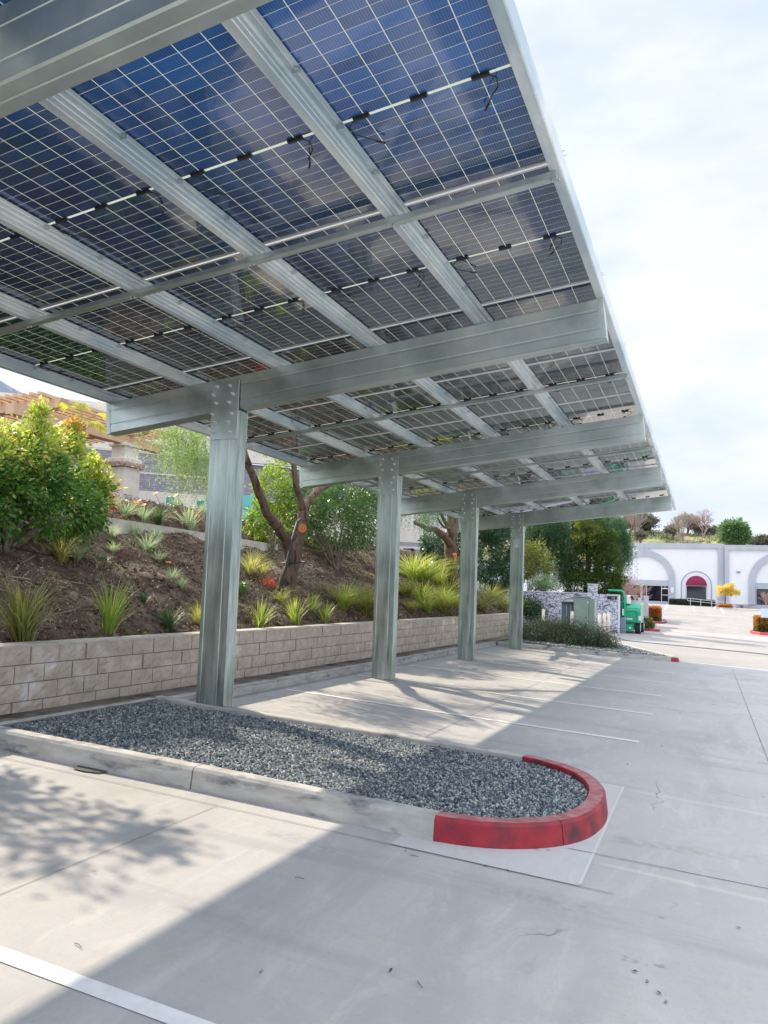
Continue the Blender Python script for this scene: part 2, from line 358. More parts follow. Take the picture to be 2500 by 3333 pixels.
def kerb(name, line, w, h, m, mtop=None, jit=0):
    line = subdiv(line, .06); b = MB(); n = len(line)
    o0 = offset(line, -.012); o1 = offset(line, .008); o2 = offset(line, .03); o3 = offset(line, w-.012); o4 = offset(line, w)
    rows = []
    for i in range(n):
        z = lambda q: gz(*q)
        j = math.sin(i*.9)*.0015
        rows.append([(*o0[i], z(line[i])-.05), (*o0[i], z(line[i])+.01), (*o1[i], z(line[i])+h-.025), (*o2[i], z(line[i])+h+j), (*o3[i], z(line[i])+h+j), (*o4[i], z(line[i])+h-.012), (*o4[i], z(line[i])-.05)])
    k = 7
    for i in range(n-1):
        q = rows[i]+rows[i+1]
        for c in range(k-1): b.add([q[c], q[c+1], q[k+c+1], q[k+c]], [(3, 2, 1, 0)], 1 if c in (3,) else 0)
    b.add(rows[0], [tuple(range(k))]); b.add(rows[-1], [tuple(range(k-1, -1, -1))])
    ob = b.build(name, [m, mtop or m]); return tag(ob, kind='structure')
kerb('kerb', OUT[:3]+[(-4.06, 5.42)], .16, .18, KERB)
kerb('kerb', [(-4.045, 5.42)]+OUT[3:5], .16, .18, KERB)
RS = smooth_line(OUT[4:17]); JX = min(range(len(RS)), key=lambda i: abs(RS[i][0]+.985)+(9 if RS[i][1] > 6.6 else 0)); RE = min(range(len(RS)), key=lambda i: abs(RS[i][0]+1.8)+(0 if RS[i][1] > 7 else 9))
kerb('kerb', RS[:JX], .16, .18, RED, REDTOP)
e0, e1 = Vector(RS[JX-1]), Vector(RS[JX]); kerb('kerb', [tuple(e0+(e1-e0).normalized()*.008)]+RS[JX:RE], .16, .18, RED, REDTOP)
kerb('kerb', RS[RE-1:]+OUT[17:], .15, .175, KERB)
kerb('kerb', [(-6.53, 30.0), (-6.53, 25.2)], -.001 or .14, .14, KERB) if False else None
kerb('kerb', [(-6.53, 25.0), (-6.53, 20.0), (-6.53, 14.3)][::1], -.13, .14, KERB)
kerb('kerb', [(-6.53, 14.28), (-6.53, 10.5), (-6.53, 8.15)], -.13, .14, KERB)
kerb('kerb', [(-6.62, 8.0), (-6.62, 4), (-6.62, -6)], -.10, .15, KERB)
# strip of earth and concrete between kerb and wall
EARTHSTRIP = mat('footing_strip', (.20, .17, .14), (.33, .30, .26), scale=3, rough=.95, bump=.5, bscale=30, c3=(.06, .04, .03), s3=2, lo3=.5, hi3=.65)
b = MB()
for y0, y1 in zip(lin(-6, 31, 38)[:-1], lin(-6, 31, 38)[1:]):
    b.add([(-7.2, y0, gz(-7, y0)+.125), (-6.64, y0, gz(-6.6, y0)+.135), (-6.64, y1, gz(-6.6, y1)+.135), (-7.2, y1, gz(-7, y1)+.125)], [(0, 1, 2, 3)])
tag(b.build('footing_strip', EARTHSTRIP), kind='structure')
# far island
FI = [(-6.5, 25.1), (-4, 25.35), (-1.05, 25.83)]; 
kerb('kerb', FI, .14, .14, KERB)
kerb('kerb', [(-1.045, 25.83), (-.88, 25.9), (-.82, 26.05)], .14, .13, RED, REDTOP)
kerb('kerb', [(-.82, 26.055), (-.95, 26.7), (-2.2, 29.2), (-3.8, 33), (-5.5, 37)], .14, .14, KERB)
GRAV = mat('gravel_base', (.05, .06, .07), (.18, .20, .22), scale=45, rough=.95, bump=1, bscale=70)
def island_fill(name, poly, dz, m):
    b = MB(); b.prism(poly, lambda x, y: gz(x, y)-.02, lambda x, y: gz(x, y)+dz); return tag(b.build(name, m), kind='structure')
IN = offset(subdiv(OUTS, .3), .13)
island_fill('island_bed', IN, .115, GRAV)
FP = [(-9.4, 25.2), (-6.5, 25.2), (-4, 25.45), (-1.4, 25.95), (-1.05, 26.2), (-1.1, 26.6), (-2.3, 29.1), (-3.9, 32.9), (-5.6, 41.9), (-13, 41.9)]
island_fill('island_bed', FP, .10, mat('far_bed', (.13, .12, .115), (.30, .29, .28), scale=12, rough=.95, bump=.8, bscale=30))

# gravel stones
def inpoly(x, y, poly):
    c = np.zeros(len(x), bool); n = len(poly); j = n-1
    for i in range(n):
        xi, yi = poly[i]; xj, yj = poly[j]
        c ^= ((yi > y) != (yj > y)) & (x < (xj-xi)*(y-yi)/(yj-yi+1e-12)+xi); j = i
    return c
def stones(name, poly, n, smin, smax, dz, m, label):
    xs = [p[0] for p in poly]; ys = [p[1] for p in poly]
    x = RNG.uniform(min(xs), max(xs), n*2); y = RNG.uniform(min(ys), max(ys), n*2); k = inpoly(x, y, poly); x, y = x[k][:n], y[k][:n]; n = len(x)
    g = np.array([plane(a, c) for a, c in zip(x, y)])
    s = RNG.uniform(smin, smax, n)*(1+.3*RNG.random(n)); z = g+dz+RNG.uniform(-.3, .9, n)*s*.7
    base = np.array([[1, 0, 0], [-1, 0, 0], [0, 1, 0], [0, -1, 0], [0, 0, 1], [0, 0, -1]], float)
    V = base[None]*(1+RNG.uniform(-.35, .35, (n, 6, 1)))+RNG.uniform(-.25, .25, (n, 6, 3))
    V = V*np.stack([s, s*RNG.uniform(.5, .95, n), s*RNG.uniform(.4, .8, n)], 1)[:, None]
    A = unit(RNG.normal(size=(n, 3))); B = unit(np.cross(A, RNG.normal(size=(n, 3)))); Cc = np.cross(A, B)
    Mx = np.stack([A, B, Cc], 1); V = np.einsum('nij,njk->nik', V, Mx)+np.stack([x, y, z], 1)[:, None]
    T = np.array([[0, 2, 4], [2, 1, 4], [1, 3, 4], [3, 0, 4], [2, 0, 5], [1, 2, 5], [3, 1, 5], [0, 3, 5]])
    me = bpy.data.meshes.new(name); me.vertices.add(n*6); me.vertices.foreach_set('co', V.astype(np.float32).reshape(-1))
    F = (T[None]+(np.arange(n)*6)[:, None, None]).reshape(-1); me.loops.add(len(F)); me.loops.foreach_set('vertex_index', F.astype(np.int32))
    nf = n*8; me.polygons.add(nf); me.polygons.foreach_set('loop_start', np.arange(0, nf*3, 3, dtype=np.int32)); me.polygons.foreach_set('loop_total', np.full(nf, 3, dtype=np.int32))
    me.materials.append(m); me.update(calc_edges=True)
    o = bpy.data.objects.new(name, me); COL.objects.link(o); return tag(o, label, 'gravel', kind='stuff')
def islandmat(name, cols, rough=.8):
    m = bpy.data.materials.new(name); m.use_nodes = True; t = m.node_tree; b = t.nodes['Principled BSDF']
    g = t.nodes.new('ShaderNodeNewGeometry'); r = t.nodes.new('ShaderNodeValToRGB'); cr = r.color_ramp
    while len(cr.elements) < len(cols): cr.elements.new(.5)
    for i, c in enumerate(cols): cr.elements[i].position = i/max(1, len(cols)-1); cr.elements[i].color = (*c, 1)
    t.links.new(g.outputs['Random Per Island'], r.inputs['Fac']); t.links.new(r.outputs['Color'], b.inputs['Base Color']); b.inputs['Roughness'].default_value = rough
    return m
STONE = islandmat('stone', [(.04, .058, .08), (.085, .115, .145), (.16, .195, .22), (.27, .30, .31), (.56, .58, .56), (.11, .14, .165)])
IN2 = offset(subdiv(OUTS, .3), .165)
stones('gravel', IN2, 48000, .009, .019, .115, STONE, 'blue-grey crushed gravel filling the red-nosed parking island')
stones('gravel', [(-6.4, 25.4), (-4, 25.6), (-1.4, 26.1), (-1.2, 26.5), (-2.4, 29), (-4, 32.8), (-6.4, 33)], 9000, .02, .035, .10, STONE, 'grey gravel in the far island under the dark trailing shrub')

# ------------------------------------------------------------------ retaining wall
BLOCK = mat('split_face_block', (.50, .42, .34), (.66, .575, .485), scale=4.5, rough=.95, bump=1, bscale=22, c3=(.85, .83, .80), s3=1.6, lo3=.57, hi3=.72)
wr = empty('retaining_wall', (0, 0, 0), 'tan split-face block retaining wall holding the planted slope behind the parking stalls', 'wall')
b = MB(); CH = .206; ztop = .90
for r_ in range(5):
    z1 = ztop-r_*CH; z0 = z1-CH+.011
    off = 6.424+(.21 if r_ % 2 else 0); k0 = int((-4-off)/.42)
    for k in range(k0, 60):
        y0 = off+k*.42; y1 = y0+.404
        if y1 > 31: break
        x = -7.13+random.uniform(-.006, .009)
        # split face: a 4x3 grid of small random pushes
        nx, nz = 6, 4; P = [[(x+(random.uniform(-.010, .018) if 0 < i < nx and 0 < j < nz else -.004), y0+(y1-y0)*i/nx, z0+(z1-z0)*j/nz) for i in range(nx+1)] for j in range(nz+1)]
        vs = [p for row in P for p in row]; fs = [(j*(nx+1)+i, j*(nx+1)+i+1, (j+1)*(nx+1)+i+1, (j+1)*(nx+1)+i) for j in range(nz) for i in range(nx)]
        b.add(vs, fs)
        b.box(x-.1, x-.0045, y0, y1, z0, z1)
b.build('block_face', BLOCK, wr)
b = MB(); b.box(-7.43, -7.155, -4, 31, -.2, ztop-.004); b.build('mortar_core', mat('mortar', (.21, .18, .145), (.28, .24, .20), scale=20, rough=.95), wr)
b = MB()
for k in range(0, 88):
    y0 = -4+k*.4; b.bbox(-7.44, -7.118, y0+.002, y0+.398, ztop-.003+.0, ztop+.028+random.uniform(-.002, .002), .006)
b.build('cap', mat('cap_block', (.52, .47, .40), (.62, .58, .52), scale=6, rough=.9, bump=.5, bscale=40), wr)

# ------------------------------------------------------------------ planted slope
DIRT = mat('slope_dirt', (.050, .030, .020), (.115, .073, .050), scale=4.5, rough=.98, bump=1, bscale=14, c3=(.19, .14, .10), s3=1.8, lo3=.48, hi3=.62)
def hs2(x, y): return hs(x, y)+.03*math.sin(x*9+y*4)*math.sin(y*7-x*3)+random.uniform(-.012, .012)
xs = lin(-7.43, -12, 110)+lin(-12.2, -30, 50)+[-40, -60, -100]
g = grid('hillside', xs[::-1], lin(-6, 40, 400)+lin(41, 70, 30)+[90, 140], lambda x, y: hs2(x, y) if x < -7.44 else hs(-7.44, y), DIRT); tag(g, kind='structure')
# raised bank behind the vine wall
g = grid('planting_bank', lin(-26, -4.7, 30), lin(42.5, 62, 30), lambda x, y: 1.45+.15*math.sin(x*1.7+y)+.02*(y-42), DIRT); tag(g, kind='structure')
# leaf litter, chips and twigs on the slope
def onhs(n, x0, x1, y0, y1):
    x = RNG.uniform(x0, x1, n); y = RNG.uniform(y0, y1, n); z = np.array([hs(a, c) for a, c in zip(x, y)]); return np.stack([x, y, z], 1)
C = onhs(26000, -11.9, -7.5, 4.5, 31); dn = unit(np.stack([RNG.normal(0, 1, len(C)), RNG.normal(0, 1, len(C)), RNG.normal(0, .5, len(C))], 1))
C[:, 2] += .025
V = leafquads(C, dn, RNG.uniform(.02, .07, len(C)), RNG.uniform(.012, .03, len(C)))
tag(quads('leaf_litter', V, islandmat('litter', [(.09, .055, .035), (.18, .12, .08), (.12, .08, .055), (.36, .29, .20), (.52, .46, .38), (.07, .04, .025)], .9)), 'brown dead leaves and chips scattered over the bare dirt slope', 'leaf litter', kind='stuff')
C = onhs(1500, -11.9, -7.5, 5, 30); C[:, 2] += .03; D = unit(np.stack([RNG.normal(0, 1, len(C)), RNG.normal(0, 1, len(C)), RNG.normal(0, .35, len(C))], 1)); l = RNG.uniform(.08, .3, len(C))[:, None]; s_ = np.array([0, 0, 1.])*.006
V = np.stack([C-s_, C+D*l-s_, C+D*l+s_, C+s_], 1)
tag(quads('twigs', V, islandmat('twig', [(.12, .085, .06), (.30, .25, .19), (.45, .40, .32)], .9)), 'thin dry twigs lying on the dirt slope', 'twigs', kind='stuff')
def clods(n):
    P = onhs(n, -11.9, -7.5, 4.5, 31); s = RNG.uniform(.008, .035, n)**1.0*(1+RNG.random(n)*.8); base = np.array([[1, 0, 0], [-1, 0, 0], [0, 1, 0], [0, -1, 0], [0, 0, 1], [0, 0, -1]], float)
    V = base[None]*(1+RNG.uniform(-.3, .3, (n, 6, 1)))*s[:, None, None]+P[:, None]; T = np.array([[0, 2, 4], [2, 1, 4], [1, 3, 4], [3, 0, 4]])
    return V[:, T].reshape(-1, 3, 3)
V = clods(16000); o = quads('dirt_clods', V, mat('clod_dirt', (.06, .037, .024), (.15, .10, .07), scale=9, rough=1), None, 3); tag(o, 'loose dark dirt clods on the planted slope', 'dirt clods', kind='stuff')
# concrete header kerb across the slope
p0 = [(-10.86, 9.5), (-10.80, 11.3), (-10.66, 14), (-10.55, 17.3)]
b = MB(); pts = subdiv(p0, .3); o2 = offset(pts, .22)
for i in range(len(pts)-1):
    za = 2.89-(pts[i][1]-11.3)*.022; zb_ = 2.89-(pts[i+1][1]-11.3)*.022; a, c, d, e = pts[i], pts[i+1], o2[i+1], o2[i]
    # pts is the face towards the lot
    b.add([(*a, za-.30), (*c, zb_-.30), (*c, zb_+.03), (*a, za+.03), (*e, za+.03), (*d, zb_+.03), (*e, za-.30), (*d, zb_-.30)], [(0, 1, 2, 3), (3, 2, 5, 4), (4, 5, 7, 6)])
    f = (a[0]+.05, a[1]); f2 = (c[0]+.05, c[1])
    b.add([(*f, za-.34), (*f2, zb_-.34), (*f2, zb_-.16), (*f, za-.16), (a[0]-.01, a[1], za-.158), (c[0]-.01, c[1], zb_-.158)], [(0, 1, 2, 3), (3, 2, 5, 4)])
tag(b.build('header_kerb', mat('header_concrete', (.50, .47, .42), (.60, .57, .52), scale=4, rough=.9, bump=.3)), kind='structure')

#==PART2==
# ------------------------------------------------------------------ solar carport
TA, ZB, HB, WB = .1028, 3.925, .448, .194
XL, XR_ = -7.76, -.985
ZQ, PD, PF = 4.372, .105, .032            # purlin underside, purlin depth, module frame depth (at XP)
PP, YJ = 2.300, 5.486
cz = lambda x, z0: z0+TA*(x-XP)
cp = empty('solar_carport', (XP, YP, 0), 'galvanized steel carport roofed with blue glass solar panels on bolted columns', 'carport')
cp.location = (0, 0, 0)
def cee_points(): pass
# columns
def column():
    b = MB(); w, d = .415, .212
    prof = [(0, 0), (.05, 0), (.055, .006), (.115, .006), (.12, 0), (.30, 0), (.305, .006), (.36, .006), (.365, 0), (w, 0), (w, .06), (w-.006, .064), (w-.006, .10), (w, .104), (w, .108), (w, .150), (w-.008, .155), (w-.008, .19), (w, .194), (w, d), (0, d)]
    H = 3.905
    b.extrude([(x, y) for x, y in prof], lambda x, y: Vector((x, y, 0)), lambda x, y: Vector((x, y, H+TA*x)))
    return b
b = column(); colmesh = None
for k in range(-1, 4):
    y0 = YP+k*S; zg = gz(XP+.2, y0)-.02 if k != 0 else gz(XP, y0)+.05
    c = MB(); c.v = [(x, y, (z if z > 1 else zg)) for x, y, z in b.v]; c.f = b.f; c.mi = b.mi
    o = c.build('column', GALV_COL, cp); o.location = (XP, y0, 0)
    # splice plates each side of the beam with staggered bolts
    for side in (0, 1):
        p = MB(); yy = -.012 if side == 0 else .2125
        p.bbox(-.002, .418, yy, yy+.010, 3.567, 4.345, .0035); pl = p.build('splice_plate', GALV, o)
    zs = [4.27, 4.16, 4.05, 3.90, 3.79, 3.655]
    for i, z in enumerate(zs):
        for x in ((.085 if i % 2 == 0 else .035), (.285 if i % 2 == 0 else .335)):
            bt = MB(); bt.tube([(x, -.012, z), (x, -.018, z)], .023, 12); bt.tube([(x, -.018, z), (x, -.040, z)], .018, 6); bt.tube([(x, -.040, z), (x, -.068, z)], .012, 8); bt.build('bolt', STEELBOLT, o)
    bp = MB(); bp.box(-.01, .425, -.012, .224, zg, zg+.012); bp.build('base_plate', GALV, o)
# the fourth column carries a small pale sticker
b = MB(); b.box(XP+.09, XP+.29, YP+3*S-.003, YP+3*S-.0005, 3.22, 3.50); b.build('sticker', mat('sticker', (.62, .66, .66), rough=.6), cp)
b = MB(); y_ = YP+3*S-.0045; b.add([(XP+.12, y_, 3.26), (XP+.26, y_, 3.26), (XP+.19, y_, 3.40)], [(0, 1, 2)]); b.build('sticker_mark', mat('sticker_mark', (.80, .82, .82), rough=.6), cp)
# beams: two cees toe to toe, seam along the middle of the underside
def beam(y0):
    b = MB(); w2 = WB/2
    for s_, yc in ((0, y0+.018), (1, y0+.018+w2+.0015)):
        # profile in (y, z) of one cee
        if s_ == 0: pr = [(0, .012), (0, .105), (.004, .112), (.004, .128), (0, .135), (0, .30), (.004, .307), (.004, .325), (0, .332), (0, HB-.008), (.008, HB), (w2, HB), (w2, .006), (w2-.008, 0), (.012, 0)]
        else: pr = [(0, .006), (0, HB), (w2-.008, HB), (w2, HB-.008), (w2, .012), (w2-.012, 0), (.008, 0)]
        e = lambda x: (lambda y, z: Vector((x-TA*z, yc+y, cz(x-TA*z, ZB)+z)))
        b.extrude(pr, e(XL), e(XR_))
    return b
for k in range(-2, 4):
    y0 = YP+k*S; o = beam(y0).build('beam', GALV, cp)
    for x, sg in ((XL, -1), (XR_, 1)):          # folded end caps
        e = MB(); f = lambda dx, y, z: Vector((x+dx-TA*z, y0+.018+y, cz(x+dx-TA*z, ZB)+z))
        e.add([f(0, -.003, -.004), f(sg*.008, -.003, -.004), f(sg*.008, WB+.005, -.004), f(0, WB+.005, -.004), f(0, -.003, HB), f(sg*.008, -.003, HB), f(sg*.008, WB+.005, HB), f(0, WB+.005, HB)],
              [(0, 1, 2, 3), (4, 7, 6, 5), (0, 4, 5, 1), (1, 5, 6, 2), (2, 6, 7, 3), (3, 7, 4, 0)])
        e.add([f(-sg*.055, -.005, -.003), f(0, -.005, -.003), f(0, -.005, HB), f(-sg*.055, -.005, HB), f(-sg*.055, -.001, -.003), f(0, -.001, -.003), f(0, -.001, HB), f(-sg*.055, -.001, HB)],
              [(0, 1, 2, 3), (7, 6, 5, 4), (0, 3, 7, 4), (0, 4, 5, 1), (3, 2, 6, 7)])
        for z in (.05, .1, HB-.1, HB-.05): q = f(-sg*.03, -.006, z); e.tube([q, q+Vector((0, -.006, 0))], .007, 6)
        e.build('end_cap', GALV, o)
# purlins: bottom flange, ribbed web, top flange
Y0, Y1 = YJ-5*PP, YJ+10*PP
PX = [-7.79, -6.45, -5.11, -3.77, -2.43, -1.085]
for i, x0 in enumerate(PX):
    b = MB(); rim = (i == 5)
    if rim: prof = [(0, .014), (0, 0), (.075, 0), (.085, .006), (.085, PD+PF+.018), (.060, PD+PF+.018), (.060, PD+PF+.014), (.081, PD+PF+.012), (.081, .012), (.070, .004), (.004, .004), (.004, .014)]
    else: prof = [(0, .012), (0, 0), (.062, 0), (.068, .006), (.068, .026), (.064, .032), (.064, .046), (.068, .052), (.068, .072), (.064, .078), (.064, .09), (.068, PD-.008), (.078, PD-.002), (.110, PD-.002), (.112, PD-.010), (.118, PD-.010), (.120, PD-.002), (.150, PD-.002), (.150, PD+.001), (.060, PD+.001), (.060, .006), (.004, .004), (.004, .012)]
    f = lambda y: (lambda px, pz: Vector((x0+px, y, cz(x0+px, ZQ)+pz)))
    b.extrude(prof, f(Y0), f(Y1))
    # hold-down clips under the top flange, formed with the purlin
    y = Y0
    n = 0
    if not rim:
        while y < Y1-.2:
            for dy in (.55, PP/2, PP-.55):
                zc = cz(x0+.1, ZQ)+PD; yy = y+dy
                b.box(x0+.096, x0+.156, yy-.004, yy+.004, zc-.030, zc+.0); b.box(x0+.112, x0+.140, yy-.02, yy-.004, zc-.014, zc-.0035)
            y += PP
        b.build('purlin', GALV_P, cp)
    else:
        b.build('purlin', GALV_P, cp)
        for k in range(16):
            for dy in (-.03, .03):
                yy = Y0+k*PP+dy; zc = cz(x0+.085, ZQ)+PD+PF
                b = MB(); b.box(x0+.02, x0+.105, yy-.006, yy+.006, zc+.019, zc+.026); b.build('edge_clip', GALV_P, cp)
# cross braces at mid bay, an angle under the purlins
for y in (-.02-.0, 5.42, 10.93, 16.43, 21.9):
    b = MB(); pr = [(0, 0), (.12, 0), (.12, -.004), (.085, -.006), (.08, -.045), (.045, -.05), (.012, -.05), (.0, -.045)]
    xa, xb = -7.72, -1.04
    b.extrude(pr, lambda p, q: Vector((xa, y+p, cz(xa, ZQ)-.002+q)), lambda p, q: Vector((xb, y+p, cz(xb, ZQ)-.002+q)))
    for x0 in PX:
        for dx in (.0, .05):
            q = Vector((x0+.01+dx, y+.03, cz(x0, ZQ)-.052)); b.tube([q, q+Vector((0, 0, -.016))], .011, 6)
    b.build('cross_brace', GALV, cp)

# ---- solar cells: bifacial half-cut module seen from below
def cellmat():
    m = bpy.data.materials.new('solar_cells'); m.use_nodes = True; t = m.node_tree; b = t.nodes['Principled BSDF']; L = t.links.new
    uv = t.nodes.new('ShaderNodeUVMap'); sep = t.nodes.new('ShaderNodeSeparateXYZ'); L(uv.outputs['UV'], sep.inputs[0])
    def mth(op, a, b_=None, c=None):
        n = N(t, 'ShaderNodeMath', operation=op)
        for i, q in enumerate((a, b_, c)):
            if q is None: continue
            if isinstance(q, (int, float)): n.inputs[i].default_value = q
            else: L(q, n.inputs[i])
        return n.outputs[0]
    U, V = sep.outputs[0], sep.outputs[1]         # metres inside the laminate
    CW, CH_, MG = .2015, .1008, .022
    W_, H_ = 1.21, 2.252
    u0 = (W_-6*CW)/2
    uc = mth('DIVIDE', mth('SUBTRACT', U, u0), CW)
    vs_ = mth('ABSOLUTE', mth('SUBTRACT', V, H_/2)); vc = mth('DIVIDE', mth('SUBTRACT', vs_, MG/2), CH_)
    du = mth('MULTIPLY', mth('ABSOLUTE', mth('SUBTRACT', mth('FRACT', uc), .5)), CW)   # distance from the cell centre
    dv = mth('MULTIPLY', mth('ABSOLUTE', mth('SUBTRACT', mth('FRACT', vc), .5)), CH_)
    gu = mth('GREATER_THAN', du, CW/2-.0025); gv = mth('GREATER_THAN', dv, CH_/2-.0011); mid = mth('LESS_THAN', vc, 0.0)
    out = mth('MAXIMUM', mth('LESS_THAN', uc, 0), mth('GREATER_THAN', uc, 6)); out = mth('MAXIMUM', out, mth('GREATER_THAN', vc, 11))
    gap = mth('MAXIMUM', mth('MAXIMUM', gu, gv), mid)
    fb = mth('ABSOLUTE', mth('SUBTRACT', mth('FRACT', mth('MULTIPLY', uc, 11.0)), .5)); bus = mth('GREATER_THAN', fb, .458)
    # cell tint
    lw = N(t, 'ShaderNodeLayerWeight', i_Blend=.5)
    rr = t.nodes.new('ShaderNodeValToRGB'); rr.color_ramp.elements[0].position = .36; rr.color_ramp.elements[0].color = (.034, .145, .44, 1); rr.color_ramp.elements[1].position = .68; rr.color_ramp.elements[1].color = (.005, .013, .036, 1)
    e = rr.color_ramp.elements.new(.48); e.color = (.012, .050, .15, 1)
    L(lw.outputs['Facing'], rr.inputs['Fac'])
    fl = t.nodes.new('ShaderNodeCombineXYZ'); L(mth('FLOOR', uc), fl.inputs[0]); L(mth('FLOOR', mth('DIVIDE', V, CH_)), fl.inputs[1])
    oi = t.nodes.new('ShaderNodeObjectInfo'); L(mth('MULTIPLY', oi.outputs['Random'], 57.), fl.inputs[2])
    wn = N(t, 'ShaderNodeTexWhiteNoise'); L(fl.outputs[0], wn.inputs['Vector'])
    hsv = N(t, 'ShaderNodeHueSaturation'); L(mth('MULTIPLY_ADD', wn.outputs['Value'], .5, .75), hsv.inputs['Value']); L(rr.outputs['Color'], hsv.inputs['Color'])
    mb = t.nodes.new('ShaderNodeMixRGB'); L(mth('MULTIPLY', bus, .42), mb.inputs['Fac']); L(hsv.outputs['Color'], mb.inputs['Color1']); mb.inputs['Color2'].default_value = (.36, .42, .50, 1)
    ex = t.nodes.new('ShaderNodeMixRGB'); L(mth('MULTIPLY', out, 1.0), ex.inputs['Fac']); L(mb.outputs['Color'], ex.inputs['Color1']); ex.inputs['Color2'].default_value = (.012, .014, .02, 1)
    L(ex.outputs['Color'], b.inputs['Base Color']); b.inputs['Roughness'].default_value = .10; b.inputs['Specular IOR Level'].default_value = .5
    b.inputs['Coat Weight'].default_value = 1; b.inputs['Coat IOR'].default_value = 1.62; b.inputs['Coat Roughness'].default_value = .03
    tcn = t.nodes.new('ShaderNodeTexCoord'); nn = N(t, 'ShaderNodeTexNoise', i_Scale=1.6, i_Detail=2.0); L(tcn.outputs['Object'], nn.inputs['Vector']); bp = N(t, 'ShaderNodeBump', i_Strength=.12, i_Distance=.02); L(nn.outputs['Fac'], bp.inputs['Height']); L(bp.outputs['Normal'], b.inputs['Normal'])
    # clear glass between the cells scatters daylight from above
    dfn = N(t, 'ShaderNodeBsdfDiffuse'); dfn.inputs['Color'].default_value = (.50, .57, .55, 1)
    trn = N(t, 'ShaderNodeBsdfTranslucent'); trn.inputs['Color'].default_value = (.36, .40, .32, 1)
    gm = N(t, 'ShaderNodeMixShader', i_Fac=.5); L(dfn.outputs[0], gm.inputs[1]); L(trn.outputs[0], gm.inputs[2])
    mx = t.nodes.new('ShaderNodeMixShader'); L(mth('MULTIPLY', gap, mth('SUBTRACT', 1.0, out)), mx.inputs['Fac']); L(b.outputs['BSDF'], mx.inputs[1]); L(gm.outputs[0], mx.inputs[2])
    L(mx.outputs[0], t.nodes['Material Output'].inputs['Surface']); return m
CELL = cellmat()
PW, PL = 1.25, PP-.022
def solar_panel():
    me = bpy.data.meshes.new('solar_panel')
    f = lambda x, y, z=0: (x, y, TA*x+z)
    m_ = .02; vs = [f(m_, m_, .012), f(PW-m_, m_, .012), f(PW-m_, PL-m_, .012), f(m_, PL-m_, .012)]
    me.from_pydata(vs, [], [(0, 3, 2, 1)]); uv = me.uv_layers.new(name='UVMap')
    co = {0: (0, 0), 3: (0, PL-2*m_), 2: (PW-2*m_, PL-2*m_), 1: (PW-2*m_, 0)}
    for lp in me.loops: uv.data[lp.index].uv = co[lp.vertex_index]
    me.materials.append(CELL)
    o = bpy.data.objects.new('solar_panel', me); COL.objects.link(o)
    b = MB()
    def rail(x0, x1, y0, y1, z0=-.0, z1=PF):
        b.add([f(x0, y0, z0), f(x1, y0, z0), f(x1, y1, z0), f(x0, y1, z0), f(x0, y0, z1), f(x1, y0, z1), f(x1, y1, z1), f(x0, y1, z1)], [(0, 3, 2, 1), (4, 5, 6, 7), (0, 1, 5, 4), (1, 2, 6, 5), (2, 3, 7, 6), (3, 0, 4, 7)])
    rail(0, PW, 0, .022); rail(0, PW, PL-.022, PL); rail(0, .022, .0225, PL-.0225); rail(PW-.022, PW, .0225, PL-.0225)
    fr = b.build('frame', ALU, o)
    for u in (.2, .615, 1.03):
        j = MB(); cx, cy = u, PL/2; q = [f(cx-.055, cy-.012, -.008), f(cx+.055, cy-.012, -.008), f(cx+.055, cy+.012, -.008), f(cx-.055, cy+.012, -.008)]
        q2 = [f(cx-.06, cy-.017, .0105), f(cx+.06, cy-.017, .0105), f(cx+.06, cy+.017, .0105), f(cx-.06, cy+.017, .0105)]
        j.add(q+q2, [(0, 3, 2, 1), (0, 1, 5, 4), (1, 2, 6, 5), (2, 3, 7, 6), (3, 0, 4, 7)]); j.build('junction_box', BLACKP, o)
    for sgn, u in ((1, .15), (-1, 1.08)):
        c = MB(); p = [Vector(f(u, PL/2, -.003)), Vector(f(u-.05*sgn, PL/2+.03, -.02)), Vector(f(u-.04*sgn, PL/2+.10, -.035)), Vector(f(u+.02*sgn, PL/2+.16, -.04)), Vector(f(u+.06*sgn, PL/2+.24, -.03)), Vector(f(u+.10*sgn, PL/2+.30, -.02))]
        c.tube(p[:5], .0042, 6); c.tube(p[4:], .008, 6); c.build('cable', BLACKP, o, True)
    return o
sp = solar_panel(); first = True
for r_ in range(15):
    for i in range(5):
        o = sp if first else dup(sp); first = False
        x0 = PX[i]+.080; o.location = (x0, Y0+r_*PP+.011, cz(x0, ZQ)+PD+.003); o.parent = cp
# ------------------------------------------------------------------ planting helpers
def atX(u, v, X):
    d = ray(u, v); return CAM+d*(X/d.x)
def depth(p): return (Vector(p)-CAM).dot(fw)
def blob(u, v, ru, rv, X=None, Y=None, rd=None):
    p = atX(u, v, X) if X is not None else atY(u, v, Y); k = depth(p)/F_PX; return (*p, ru*k, (rd or ru)*k, rv*k)
def pts_in(blobs, n, clump, shell=.55, per=22):
    vol = np.array([b[3]*b[4]*b[5] for b in blobs])**.72; ks = RNG.choice(len(blobs), max(1, n//per), p=vol/vol.sum())
    B = np.array(blobs)[ks]; d = unit(RNG.normal(size=(len(ks), 3))); r = RNG.uniform(shell, 1.0, len(ks))[:, None]
    c = B[:, :3]+d*r*B[:, 3:]; idx = RNG.integers(0, len(ks), n)
    return c[idx]+RNG.normal(size=(n, 3))*clump*np.array([1, 1, .8]), unit(d[idx]+.6*unit(RNG.normal(size=(n, 3)))), idx
def foliage(name, blobs, n, l, w, m, parent, clump=.09, shell=.5, droop=.25, per=22, origin=(0, 0, 0)):
    C, D, _ = pts_in(blobs, n, clump, shell, per); D[:, 2] -= droop; k = RNG.uniform(.65, 1.25, n)
    V = leafquads(C, D, l*k, w*k)-np.array(origin)
    return quads(name, V, m, parent)
